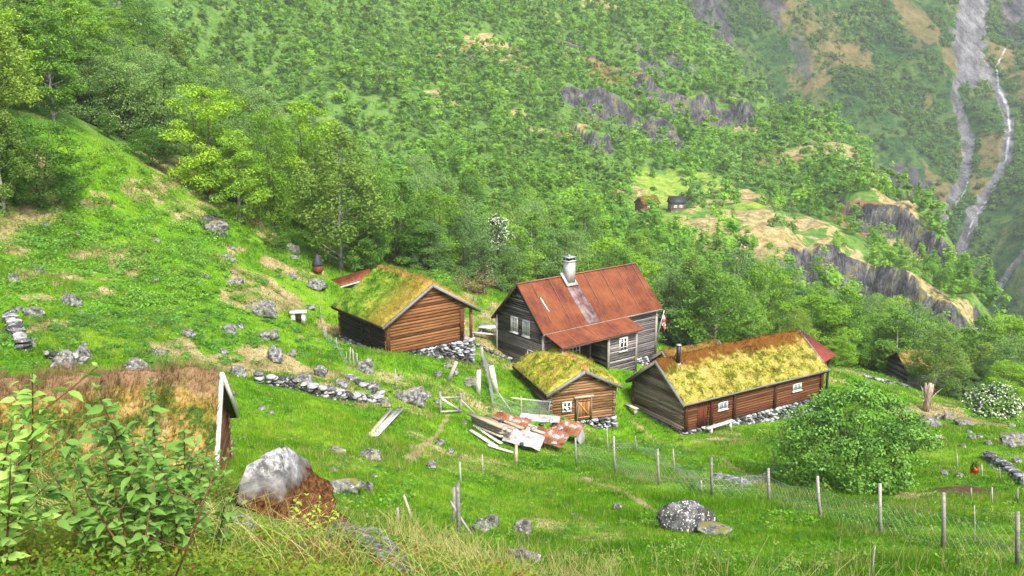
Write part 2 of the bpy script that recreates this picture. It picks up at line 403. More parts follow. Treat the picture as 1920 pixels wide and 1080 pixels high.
# ------------------------------------------------------------------ building kit (local x along the ridge, local y across)
def log_wall(root, name, axis, fix, a0, a1, z0, ze, mat, ch=.2, zr=None, style='log', ext=.14, holes=(), slope_z=None):
    mb = MB(); z = z0; mid = (a0+a1)/2; out = -1 if fix <= .01 else 1
    top = ze if zr is None else zr
    while z < top-.03:
        h = ch*random.uniform(.88, 1.12); zc = z+h/2
        if z+h > top: h = top-z; zc = z+h/2
        b0, b1 = a0, a1; e = ext
        if zc > ze and zr is not None:
            k = (zr-zc)/(zr-ze); hw = (a1-a0)/2*k; b0, b1 = mid-hw, mid+hw; e = .02
        if b1-b0 > .15:
            v = random.random(); segs = [(b0-e*random.uniform(.8, 1.15), b1+e*random.uniform(.8, 1.15))]
            for (h0, h1, hz0, hz1) in holes:
                if hz0 < zc < hz1:
                    segs = [q for s in segs for q in ((s[0], min(s[1], h0)), (max(s[0], h1), s[1])) if q[1]-q[0] > .05]
            for s0, s1 in segs:
                wob = [random.gauss(0, .008) for _ in range(3)]
                P = []
                for k2, t in enumerate((s0, (s0+s1)/2, s1)):
                    off = fix+wob[k2]; P.append((t, off, zc) if axis == 'x' else (off, t, zc))
                if style == 'log': mb.tube(P, h*.56, 8, v, sz=.98)
                else:
                    w = .035; up = (0, out*.22, 1) if axis == 'x' else (out*.22, 0, 1)
                    mb.beam(P[0], P[2], w, h*1.12, up=up, v=v, jit=.002)
        z += h
    # the core behind the rounded logs
    return mb.build(name, mat, root, smooth=False)

def core(root, L, W, z0, ze, zr, mat, ins=.07, ylo=None):
    """the inner faces of the walls, so that no daylight passes between two logs"""
    mb = MB(); i = ins; y0, y1, m = i, W-i, W/2
    if ylo:
        mb.box((L/2, (ylo+W)/2, (z0+ze)/2), (L-2*i, W-ylo-2*i, ze-z0), v=.5); z0 = ze+.002
    V = [(i, y0, z0), (i, y1, z0), (i, y1, ze), (i, m, zr-i), (i, y0, ze)]; V += [(L-i, b, c) for a, b, c in V]
    mb.add(V, [np.array([[0, 1, 2, 3, 4]]), np.array([[9, 8, 7, 6, 5]]), np.array([[0, 4, 9, 5], [1, 6, 7, 2], [4, 3, 8, 9], [3, 2, 7, 8], [0, 5, 6, 1]])], .5)
    return mb.build('inner_wall', mat, root)

def blades_on(P, Nrm, n_per, h, w, lean=.35, drift=None, r=rng, two=True):
    """grass blades (bent triangles) rooted at points P"""
    k = len(P)*n_per; B = np.repeat(P, n_per, 0); Nn = np.repeat(Nrm, n_per, 0)
    B = B+np.concatenate([r.normal(0, 2.2, (k, 2))*np.repeat(np.broadcast_to(w, (len(P),)), n_per)[:, None], np.zeros((k, 1))], 1)
    hh = (np.repeat(np.broadcast_to(h, (len(P),)), n_per)*r.uniform(.6, 1.25, k))[:, None]
    a = r.uniform(0, 2*math.pi, k); D = np.stack([np.cos(a), np.sin(a), np.zeros(k)], 1)
    ln = r.normal(0, lean, (k, 2)); L3 = np.concatenate([ln, np.zeros((k, 1))], 1)
    if drift is not None: L3 = L3+np.asarray(drift)
    up = Nn+L3*.5; up /= np.linalg.norm(up, axis=1)[:, None]; up2 = Nn+L3*1.6; up2 /= np.linalg.norm(up2, axis=1)[:, None]
    ww = np.repeat(np.broadcast_to(w, (len(P),)), n_per)[:, None]*r.uniform(.7, 1.3, (k, 1))
    if two:
        m1 = B+up*hh*.55; t = m1+up2*hh*.5
        V = np.stack([B-D*ww*.5, B+D*ww*.5, m1+D*ww*.38, m1-D*ww*.38, t], 1).reshape(-1, 3)
        i = np.arange(k)[:, None]*5; return V, [i+np.array([[0, 1, 2, 3]]), i+np.array([[3, 2, 4]])], 5
    t = B+up*hh; V = np.stack([B-D*ww*.5, B+D*ww*.5, t], 1).reshape(-1, 3)
    i = np.arange(k)[:, None]*3; return V, [i+np.array([[0, 1, 2]])], 3

def turf_roof(root, L, W, ze, zr, mat, og=.35, oe=.35, th=.2, seed=1, blade=.12, nb=70, rough=.07, bw=.018, drift=None, wood_m=None, barge=.18, eave=None):
    s = (zr-ze)/(W/2); nx = int((L+2*og)/.11); ny = int((W+2*oe)/.11)
    gx = np.linspace(-og, L+og, nx); gy = np.linspace(-oe, W+oe, ny); X, Y = np.meshgrid(gx, gy, indexing='ij')
    def surf(X, Y):
        d = np.abs(Y-W/2); d = np.sqrt(d*d+.05**2)
        e = np.minimum(np.minimum(X+og, L+og-X), np.minimum(Y+oe, W+oe-Y))
        return zr-d*s + th*1.15*np.sqrt(sstep(-.02, .25, e)) + rough*fbm(X*1.6+seed, Y*1.6, seed, 4)*1.6 + rough*.8*fbm(X*6, Y*6+seed, seed+3, 2)
    Z = surf(X, Y); V = np.stack([X, Y, Z], -1).reshape(-1, 3)
    i, j = np.meshgrid(np.arange(nx-1), np.arange(ny-1), indexing='ij'); b = (i*ny+j).ravel()
    Q = np.stack([b, b+ny, b+ny+1, b+1], 1)
    mb = MB(); mb.add(V, Q, v=(vnoise(V[:, 0]*5, V[:, 1]*5, seed)))
    # edge of the sod, down to the boards
    ring = [(i_, 0) for i_ in range(nx)]+[(nx-1, j_) for j_ in range(1, ny)]+[(i_, ny-1) for i_ in range(nx-2, -1, -1)]+[(0, j_) for j_ in range(ny-2, 0, -1)]
    R = np.array([a*ny+c for a, c in ring]); top = V[R]; low = top.copy(); low[:, 2] = zr-np.abs(low[:, 1]-W/2)*s+.005
    n = len(R); SV = np.concatenate([top, low]); k = np.arange(n); k2 = (k+1) % n
    mb.add(SV, np.stack([k, k+n, k2+n, k2], 1), .4)
    A = (L+2*og)*(W+2*oe); N = int(A*nb); r = np.random.default_rng(seed)
    px = r.uniform(-og, L+og, N); py = r.uniform(-oe, W+oe, N); pz = surf(px, py)-.02
    sg = np.sign(py-W/2); Nn = np.stack([0*px, sg*s*.5, 1+0*px], 1); Nn /= np.linalg.norm(Nn, axis=1)[:, None]
    clump = .4+1.9*vnoise(px*2.2, py*2.2, seed+9)**2
    BV, BF, q = blades_on(np.stack([px, py, pz], 1), Nn, 3, blade*clump, bw, .4, drift, r)
    mb.add(BV, BF, v=np.repeat(r.uniform(0, 1, len(BV)//q), q))
    t = mb.build('turf', mat, None, smooth=False)
    roof = MB()
    for sgn in (-1, 1):
        y0, y1 = W/2, W/2+sgn*(W/2+oe); z1 = zr-(W/2+oe)*s
        p0 = np.array([-og, y0, zr-.05]); p1 = np.array([-og, y1, z1-.05]); q0 = p0+[L+2*og, 0, 0]; q1 = p1+[L+2*og, 0, 0]
        d = np.array([0, 0, .045]); VV = np.stack([p0-d, p1-d, q1-d, q0-d, p0+d, p1+d, q1+d, q0+d])
        roof.add(VV, np.array([[0, 1, 2, 3], [7, 6, 5, 4], [1, 5, 6, 2], [0, 4, 5, 1], [3, 2, 6, 7]]), .5)
    ro = roof.build('roof', M['wood_dark'], root); t.parent = ro
    for ex in (-og-.03, L+og+.03):
        for sgn in (-1, 1):
            mb = MB(); y1 = W/2+sgn*(W/2+oe+.05); z1 = zr-(W/2+oe+.05)*s
            mb.beam((ex, W/2, zr+.03), (ex, y1, z1+.03), .045, barge, up=(0, sgn*s, 1), v=random.random())
            mb.beam((ex-.035*np.sign(ex), W/2, zr+.13), (ex-.035*np.sign(ex), y1, z1+.13), .09, .04, up=(0, sgn*s, 1), v=random.random())
            mb.build('bargeboard', wood_m or M['wood_barge'], root)
    for sgn in (-1, 1):
        mb = MB(); y1 = W/2+sgn*(W/2+oe+.02); z1 = zr-(W/2+oe)*s+.05
        mb.tube([(-og-.05, y1, z1), (L/2, y1+.01, z1+.015), (L+og+.05, y1, z1)], .055, 7, v=.3); mb.build('eave_log', eave or wood_m or M['wood_barge'], root)
    return ro

def window(root, at_, axis, out, w, h, cols, rows, bar=.045, sill=True, frame_m='white', casing=.0):
    """at_: local centre on the wall face. axis 'x' or 'y' = the wall's run; out = +1/-1 outward side"""
    mb = MB(); x, y, z = at_
    def P(a, b, d): return (x+a, y+out*d, z+b) if axis == 'x' else (x+out*d, y+a, z+b)
    def bx(a0, a1, b0, b1, d0, d1, m_):
        c = P((a0+a1)/2, (b0+b1)/2, (d0+d1)/2); s = (a1-a0, d1-d0, b1-b0) if axis == 'x' else (d1-d0, a1-a0, b1-b0); m_.box(c, s, v=.5)
    fw = bar*1.9
    bx(-w/2, w/2, h/2-fw, h/2, 0, .075, mb); bx(-w/2, w/2, -h/2, -h/2+fw, 0, .075, mb)
    bx(-w/2, -w/2+fw, -h/2+fw, h/2-fw, 0, .07, mb); bx(w/2-fw, w/2, -h/2+fw, h/2-fw, 0, .07, mb)
    for i in range(1, cols):
        a = -w/2+w*i/cols; bb = bar*(1.5 if cols % 2 == 0 and i == cols//2 else .75); bx(a-bb/2, a+bb/2, -h/2+fw, h/2-fw, .02, .066, mb)
    for j in range(1, rows):
        b = -h/2+h*j/rows; bx(-w/2+fw, w/2-fw, b-bar*.36, b+bar*.36, .018, .060, mb)
    o = mb.build('window', M[frame_m], root)
    g = MB(); bx(-w/2+fw*.5, w/2-fw*.5, -h/2+fw*.5, h/2-fw*.5, .0, .03, g); g.build('pane', M['glass'], o)
    if sill:
        s = MB(); bx(-w/2-.06, w/2+.06, -h/2-.05, -h/2, 0, .13, s); s.build('sill', M[frame_m], o)
    return o

def stones(mb, p0, p1, top, bot, th=.35, sz=.32, hs=.17, seed=0, batter=.0, normal=None):
    """dry laid stones filling the upright strip from p0 to p1 (xy), top/bot = heights at both ends"""
    r = np.random.default_rng(seed); p0 = np.array(p0, float); p1 = np.array(p1, float); d = p1-p0; L = np.linalg.norm(d); d /= L
    n = np.array([-d[1], d[0]]) if normal is None else np.array(normal); yaw = math.atan2(d[1], d[0])
    Hm = max(top[0]-bot[0], top[1]-bot[1]); z = 0
    while z < Hm:
        hh = hs*r.uniform(.75, 1.3); s = -r.uniform(0, sz*.5)
        while s < L:
            w = sz*r.uniform(.55, 1.5); c = s+w/2; t = min(max(c/L, 0), 1); zt = top[0]+(top[1]-top[0])*t; zb = bot[0]+(bot[1]-bot[0])*t
            zc = zt-z-hh/2
            if zc > zb-hh:
                V, Fc = rock_shape(1, int(r.integers(1e6)), (w*1.12, th*r.uniform(.9, 1.25), hh*1.2), planes=5)
                a = yaw+r.normal(0, .06); ti = r.normal(0, .07); ca, sa = math.cos(a), math.sin(a)
                V = V@np.array([[math.cos(ti), 0, math.sin(ti)], [0, 1, 0], [-math.sin(ti), 0, math.cos(ti)]])
                q = p0+d*c+n*(r.normal(0, .02)-batter*z)
                V = np.stack([V[:, 0]*ca-V[:, 1]*sa+q[0], V[:, 0]*sa+V[:, 1]*ca+q[1], V[:, 2]+zc], 1); mb.add(V, Fc, r.uniform(0, 1))
            s += w
        z += hh
def foundation(root, L, W, top, depth_fn, th=.4, sides=('y0', 'x0', 'xL', 'yW'), ins=.1, **k):
    """one stone plinth as a part; depth_fn(x,y) gives the local height of the ground"""
    mb = MB(); cs = {'y0': ((ins, ins), (L-ins, ins)), 'xL': ((L-ins, ins), (L-ins, W-ins)), 'yW': ((L-ins, W-ins), (ins, W-ins)), 'x0': ((ins, W-ins), (ins, ins))}
    for i, s in enumerate(sides):
        a, b = cs[s]; n = max(1, int(np.hypot(b[0]-a[0], b[1]-a[1])/2.5))
        for j in range(n):
            q0 = np.array(a)+(np.array(b)-a)*j/n; q1 = np.array(a)+(np.array(b)-a)*(j+1)/n
            stones(mb, q0, q1, (top, top), (depth_fn(*q0)-.15, depth_fn(*q1)-.15), th=th, seed=i*31+j, **k)
    return mb.build('foundation', M['stone_blue'], root) if mb.n else None
def local_ground(loc, yaw):
    c, s = math.cos(yaw), math.sin(yaw)
    return lambda x, y: H1(loc[0]+c*x-s*y, loc[1]+s*x+c*y)-loc[2]
def to_world(loc, yaw, x, y, z=0):
    c, s = math.cos(yaw), math.sin(yaw); return np.array([loc[0]+c*x-s*y, loc[1]+s*x+c*y, loc[2]+z])
FOOT = []     # ground plans, kept clear of grass: (loc, yaw, x0, x1, y0, y1)

# ================================================================== 1. main house, rusty metal roof
def main_house():
    yaw = math.radians(37.9); nc = at(1018, 630, 61)
    oe, og = .3, .28
    s = 1.0; c, sn = math.cos(yaw), math.sin(yaw)
    # roof corner minus overhangs = wall corner
    ox = nc[0]+c*og-sn*oe; oy = nc[1]+sn*og+c*oe
    zfloor = -21.0; loc = (ox, oy, zfloor); L, W = 10.8, 5.1
    ze = nc[2]-zfloor+oe*1.02; zr = ze+W/2*1.02
    r = empty('farmhouse', loc, yaw, label='grey weathered farmhouse with a rusty red metal roof, pale chimney and a lean-to porch', cat='house')
    FOOT.append((loc, yaw, 0, L, -1.9, W))
    gl = local_ground(loc, yaw)
    core(r, L, W, -.3, ze, zr, M['wood_dark'], .05)
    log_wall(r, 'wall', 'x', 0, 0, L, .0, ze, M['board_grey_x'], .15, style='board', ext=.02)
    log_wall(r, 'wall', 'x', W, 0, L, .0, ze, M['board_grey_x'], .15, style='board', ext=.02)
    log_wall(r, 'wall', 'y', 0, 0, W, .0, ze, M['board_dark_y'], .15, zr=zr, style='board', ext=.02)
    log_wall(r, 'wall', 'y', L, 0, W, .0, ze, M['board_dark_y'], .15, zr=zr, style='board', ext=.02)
    for x, y in ((0, 0), (L, 0), (L, W), (0, W)):
        mb = MB(); mb.box((x, y, ze/2), (.16, .16, ze), v=.6); mb.build('corner_board', M['wood_grey'], r)
    foundation(r, L, W, .02, gl, ins=0)
    # metal roof
    k = (zr-ze)/(W/2)
    for sgn in (-1, 1):
        mb = MB(); y1 = W/2+sgn*(W/2+oe); z1 = zr-(W/2+oe)*k
        n = 48; xs = np.linspace(-og, L+og, n*4+1)
        rip = .012*np.cos(np.arange(len(xs))*math.pi/2)
        a = np.stack([xs, xs*0+W/2, xs*0+zr+.10+rip], 1); b = np.stack([xs, xs*0+y1, xs*0+z1+.10+rip], 1)
        m_ = len(xs); V = np.concatenate([a, b, a-[0, 0, .04], b-[0, 0, .04]]); i = np.arange(m_-1)
        F1 = np.stack([i, i+m_, i+m_+1, i+1], 1) if sgn < 0 else np.stack([i, i+1, i+m_+1, i+m_], 1)
        Fe = np.stack([i+m_, i+3*m_, i+3*m_+1, i+m_+1], 1)
        mb.add(V, [F1, (F1+2*m_)[:, ::-1], Fe], .5); ro = mb.build('roof', M['rust'], r)
        if sgn < 0:
            for sx in np.arange(.9, L, 1.62):
                q = MB(); q.beam((sx, W/2-.08, zr+.10), (sx, y1+.02, z1+.135), .035, .028, up=(0, -k, 1)); q.build('seam', M['rust_pale'], ro)
            # worn sheets running down from the chimney
            for (t0, t1, x0, x1) in ((.12, .62, 3.7, 4.75), (.62, .99, 3.75, 4.9)):
                q = MB(); yy0 = W/2+(y1-W/2)*t0; yy1 = W/2+(y1-W/2)*t1; z_0 = zr+(z1-zr)*t0+.125; z_1 = zr+(z1-zr)*t1+.128
                q.add([(x0, yy0, z_0), (x1, yy0, z_0), (x1, yy1, z_1), (x0, yy1, z_1), (x0, yy0, z_0-.02), (x1, yy0, z_0-.02), (x1, yy1, z_1-.02), (x0, yy1, z_1-.02)],
                      np.array([[0, 3, 2, 1], [4, 5, 6, 7], [0, 4, 7, 3], [2, 6, 5, 1], [3, 7, 6, 2]]), .5); q.build('worn_sheet', M['worn'], ro)
            q = MB(); yy = [W/2+(y1-W/2)*t for t in (.34, .62)]; zz = [zr+(z1-zr)*t+.126 for t in (.34, .62)]
            q.beam((1.05, yy[0], zz[0]), (1.15, yy[1], zz[1]), .09, .014, up=(0, -k, 1), v=.9); q.build('scratch', M['plank_pale'], ro)
        for ex in (-og, L+og):
            q = MB(); q.beam((ex, W/2, zr+.02), (ex, y1, z1+.02), .05, .15, up=(0, sgn*k, 1)); q.build('bargeboard', M['wood_dark' if ex < 0 else 'rust'], r)
        q = MB(); q.beam((-og, y1+sgn*.02, z1+.02), (L+og, y1+sgn*.02, z1+.02), .03, .12); q.build('eave_board', M['wood_grey'], r)
    q = MB(); q.beam((-og, W/2, zr+.13), (L+og, W/2, zr+.13), .2, .035); q.build('ridge_cap', M['rust_pale'], r)
    # chimney
    q = MB(); q.box((4.15, W/2-.35, zr+.45), (.62, .62, 1.5), v=.5); ch = q.build('chimney', M['concrete'], r)
    q = MB(); q.box((4.15, W/2-.35, zr+.28-.35*k), (1.0, 1.15, .07), R=np.array([[1, 0, 0], [0, math.cos(math.atan(k)), -math.sin(math.atan(k))], [0, math.sin(math.atan(k)), math.cos(math.atan(k))]]), v=.5); q.build('flashing', M['concrete'], ch)
    q = MB(); q.box((4.15, W/2-.35, zr+1.235), (.74, .74, .07), v=.5)
    q.build('collar', M['concrete'], ch)
    q = MB(); [q.box((4.15+a*.25, W/2-.35+b*.25, zr+1.37), (.07, .07, .2), v=.5) for a in (-1, 1) for b in (-1, 1)]; q.box((4.15, W/2-.35, zr+1.37), (.3, .3, .2)); q.build('vent', M['black_metal'], ch)
    q = MB(); q.box((4.15, W/2-.35, zr+1.50), (.72, .72, .06), v=.5); q.tube([(4.15, W/2-.35, zr+1.53), (4.15, W/2-.35, zr+1.68)], [.17, .05], 8); q.build('cap', M['grey_metal'], ch)
    # gable windows
    for y in (3.05, 1.75): window(r, (-.03, y, ze-.28), 'y', -1, .74, 1.12, 4, 3, .04)
    window(r, (-.03, 1.2, 1.55), 'y', -1, .8, .95, 2, 3, .04)
    window(r, (2.6, -.03, 1.75), 'x', -1, 1.3, .7, 4, 2, .045)
    # lean-to
    w = 1.75; x0, x1 = -.02, 7.25; zt = ze-.22; zb = zt-.62
    mb = MB(); sl = (zt-zb)/(w+.3)
    P = lambda x, y, dz: (x, y, zt+(y)*sl+dz)
    xs = np.linspace(x0-.1, x1+.2, 121); rip = .01*np.cos(np.arange(121)*math.pi/2)
    a = np.array([P(x, -.02, .07+q_) for x, q_ in zip(xs, rip)]); b = np.array([P(x, -w-.3, .07+q_) for x, q_ in zip(xs, rip)]); i = np.arange(120)
    F1 = np.stack([i, i+121, i+122, i+1], 1)
    mb.add(np.concatenate([a, b, a-[0, 0, .05], b-[0, 0, .05]]), [F1, (F1+242)[:, ::-1], np.stack([i+121, i+363, i+364, i+122], 1)], .5)
    pr = mb.build('porch_roof', M['rust'], r)
    for sx in (1.4, 3.3, 5.3):
        q = MB(); q.beam(P(sx, -.05, .095), P(sx, -w-.28, .095), .035, .02, up=(0, -sl, 1)); q.build('seam', M['rust_pale'], pr)
    q = MB(); q.beam(P(x0, -w-.22, -.04), P(x1+.15, -w-.22, -.04), .05, .13); q.build('eave_board', M['wood_grey'], pr)
    zw = P(0, -w, 0)[2]-.03
    log_wall(r, 'porch_wall', 'x', -w, 4.35, 7.0, .0, zw, M['board_grey_x'], .17, style='board', ext=0)
    log_wall(r, 'porch_wall', 'y', 7.0, -w, -.03, .0, zw+.15, M['board_dark_y'], .17, style='board', ext=0)
    log_wall(r, 'porch_wall', 'y', 4.37, -w+.02, -.03, .0, zw+.15, M['board_dark_y'], .17, style='board', ext=0)
    for x in (4.35, 7.0, 0.15):
        q = MB(); q.box((x, -w, zw/2-.05), (.15, .15, zw+.1), v=.4); q.build('porch_post', M['wood_grey'], r)
    window(r, (5.72, -w-.02, zw-.87), 'x', -1, .78, 1.05, 2, 3, .06, sill=False)
    q = MB(); q.box(((x0+4.35)/2, -w/2, -.06), (4.35-x0, w, .1)); q.build('porch_floor', M['wood_dark'], r)
    q = MB(); q.box((3.75, -.05, 1.0), (.8, .05, 1.9), v=.3); q.build('door', M['wood_dark'], r)
    mb = MB(); b0 = gl(2, -w)-.2
    stones(mb, (0, -w), (7.0, -w), (-.02, -.02), (gl(0, -w)-.15, gl(7, -w)-.15), seed=5); stones(mb, (7.0, -w), (7.0, 0), (-.02, -.02), (gl(7, -w)-.15, gl(7, 0)-.15), seed=6)
    mb.build('porch_foundation', M['stone'], r)
    # dark steps of the porch
    q = MB(); q.box((3.4, -w-.3, -.3), (1.5, .5, .16)); q.box((3.4, -w-.65, -.5), (1.6, .5, .16)); q.build('step', M['stone'], r)
    # flag on a short pole at the far corner (it hangs from the house)
    fl = empty('flag', to_world(loc, yaw, L+.12, -.1, ze-1.75), yaw, label='small red, white and blue cross flag on a slanted pole at the farmhouse corner', cat='flag')
    q = MB(); q.tube([(0, 0, -.5), (.5, -.1, 1.3)], .022, 6); q.build('flag_pole', M['white'], fl)
    nu, nv = 26, 18; cols = []
    U, Vv = np.meshgrid(np.linspace(0, 1, nu), np.linspace(0, 1, nv), indexing='ij')
    X = .46-.2*Vv+U*.34+.04*np.sin(U*9+Vv*3); Z = 1.15-Vv*.55-U*.75-.25*U*Vv; Yl = -.1+.07*np.sin(U*8+Vv*5)
    i, j = np.meshgrid(np.arange(nu-1), np.arange(nv-1), indexing='ij'); bq = (i*nv+j).ravel(); Q = np.stack([bq, bq+nv, bq+nv+1, bq+1], 1)
    uc = (i.ravel()+.5)/(nu-1); vc = (j.ravel()+.5)/(nv-1)
    mi = np.where((abs(uc-.36) < .06) | (abs(vc-.5) < .08), 2, np.where((abs(uc-.36) < .12) | (abs(vc-.5) < .16), 1, 0))
    mesh_obj('flag_cloth', np.stack([X, Yl, Z], -1).reshape(-1, 3), [Q], [M['red_paint'], M['white'], M['blue_paint']], fl, {'v': np.full(nu*nv, .5)}, True, mi)
    # bench table west of the house
    return r
M['rust_pale'] = simple('pale_rust_seam', (.24,.11,.06), .6, .3, var=.3)

# ================================================================== 2. log barn with green turf
def barn():
    yaw = math.radians(127.9); c, s = math.cos(yaw), math.sin(yaw)
    L, W = 6.0, 6.35; oe, og = .45, .35; k = .60
    nr = at(900, 583, 60.5)                        # right eave tip of the front gable
    y_ = -oe; x_ = -og
    loc = [nr[0]-(c*x_-s*y_), nr[1]-(s*x_+c*y_), -17.55]
    ze = nr[2]-loc[2]+oe*k+.02; zr = ze+W/2*k
    r = empty('log_barn', loc, yaw, label='log barn with bright green turf roof, warm brown gable and a black tarred side wall', cat='barn')
    FOOT.append((tuple(loc), yaw, 0, L, 0, W)); gl = local_ground(loc, yaw)
    yo = .75; core(r, L, W, -.1, ze, zr, M['wood_dark'], ylo=yo)
    log_wall(r, 'wall', 'y', 0, yo, W, 0, ze, M['log_warm_y'], .19, zr=None)
    log_wall(r, 'gable_wall', 'y', -.01, 0, W, ze, ze, M['log_warm_y'], .19, zr=zr)
    log_wall(r, 'wall', 'y', L, 0, W, 0, ze, M['log_warm_y'], .19, zr=zr)
    log_wall(r, 'wall', 'x', W, 0, L, 0, ze, M['log_tar_x'], .2)
    log_wall(r, 'wall', 'x', yo, 0, L, 0, ze, M['log_warm'], .19)
    for x in (1.9, 3.0): q = MB(); q.box((x, W+.09, ze/2+.05), (.2, .12, ze)); q.build('wall_post', M['log_tar_x'], r)
    for x in (0, L): q = MB(); q.box((x+.03, .02, ze/2), (.14, .14, ze)); q.build('gallery_post', M['log_warm'], r)
    for y in (yo+.12, W+.02): q = MB(); q.box((-.12, y, ze/2), (.14, .22, ze), v=.1); q.build('corner_board', M['log_warm_y'], r)
    q = MB(); q.box((L/2, yo/2, -.02), (L, yo, .1)); q.build('gallery_floor', M['wood_grey'], r)
    turf_roof(r, L, W, ze, zr, M['turf_green'], og, oe, .26, 3, .16, 110, rough=.11, eave=M['wood_dark'])
    mb = MB(); 
    stones(mb, (0, 0), (0, 2.6), (-.02, -.02), (gl(0, 0)-.2, gl(0, 2.6)-.2), th=.8, sz=.42, hs=.17, seed=3)
    stones(mb, (0, 2.6), (0, W), (-.02, -.02), (gl(0, 2.6)-.2, gl(0, W)-.2), th=.4, seed=4)
    stones(mb, (0, W), (L, W), (-.02, -.02), (gl(0, W)-.2, gl(L, W)-.2), seed=5); stones(mb, (0, 0), (L, 0), (-.02, -.02), (gl(0, 0)-.2, gl(L, 0)-.2), th=.7, seed=6)
    mb.build('foundation', M['stone_blue'], r)
    return r

# ================================================================== 3. small cabin with door, mossy turf
def small_cabin():
    b = np.array([-.368, 1.026]); b /= np.linalg.norm(b); yaw = math.atan2(b[1], b[0]); c, s = math.cos(yaw), math.sin(yaw)
    oe, og, k = .35, .35, .52; L, W = 5.5, 4.35
    nr = at(1165, 727, 57.6); loc = [nr[0]+c*og-s*oe, nr[1]+s*og+c*oe, -21.95]
    ze = nr[2]-loc[2]+oe*k; zr = ze+W/2*k
    r = empty('log_storehouse', loc, yaw, label='small log storehouse with yellow mossy turf, plank door and little white window', cat='cabin')
    FOOT.append((tuple(loc), yaw, 0, L, 0, W)); gl = local_ground(loc, yaw)
    core(r, L, W, -.1, ze, zr, M['wood_dark'])
    log_wall(r, 'wall', 'y', 0, 0, W, 0, ze, M['log_tan_y'], .17, zr=zr)
    log_wall(r, 'wall', 'y', L, 0, W, 0, ze, M['log_tan_y'], .17, zr=zr)
    log_wall(r, 'wall', 'x', 0, 0, L, 0, ze, M['log_tan_x'], .17); log_wall(r, 'wall', 'x', W, 0, L, 0, ze, M['log_tan_x'], .17)
    # door: planks, a brace, posts and lintel
    q = MB(); yd = 2.15
    for i in range(5): q.box((-.14, yd-.34+i*.17, .78), (.05, .16, 1.32), v=random.random())
    d = q.build('door', M['door'], r)
    q = MB(); q.beam((-.18, yd-.36, .3), (-.18, yd+.38, 1.28), .03, .1, up=(0, -1, 1)); q.box((-.18, yd, 1.33), (.03, .82, .1)); q.box((-.18, yd, .22), (.03, .82, .1)); q.build('brace', M['door'], d)
    for y in (yd-.5, yd+.5): q = MB(); q.box((-.17, y, .8), (.13, .12, 1.5)); q.build('door_post', M['log_tan_x'], r)
    q = MB(); q.box((-.18, yd, 1.58), (.16, 1.3, .13), v=.9); q.build('lintel', M['plank_brown'], r)
    window(r, (-.12, 3.3, 1.05), 'y', -1, .62, .68, 2, 2, .055, sill=False)
    for y in (.35, 1.2, W/2, 3.15, 4.0):
        z = zr-abs(y-W/2)*k-.1; q = MB(); q.tube([(-og+.02, y, z), (.1, y, z)], .075, 8, v=.8); q.build('purlin_end', M['wood_grey'], r)
    turf_roof(r, L, W, ze, zr, M['turf_yellow'], og, oe, .28, 5, .17, 130, rough=.13, barge=.2, eave=M['wood_dark'])
    mb = MB()
    stones(mb, (-.02, -.1), (-.02, 2.2), (-.02, -.02), (gl(0, 0)-.4, gl(0, 2.2)-.3), th=.7, sz=.4, hs=.17, seed=7, batter=0.02)
    stones(mb, (-.02, 2.2), (-.02, W), (-.02, -.02), (gl(0, 2.2)-.3, gl(0, W)-.2), th=.5, seed=8)
    stones(mb, (0, -.1), (L, -.1), (-.02, -.02), (gl(0, 0)-.4, gl(L, 0)-.2), th=.5, seed=9); stones(mb, (0, W), (L, W), (-.02, -.02), (gl(0, W)-.2, gl(L, W)-.2), seed=10)
    mb.build('foundation', M['stone_blue'], r)
    return r, loc, yaw

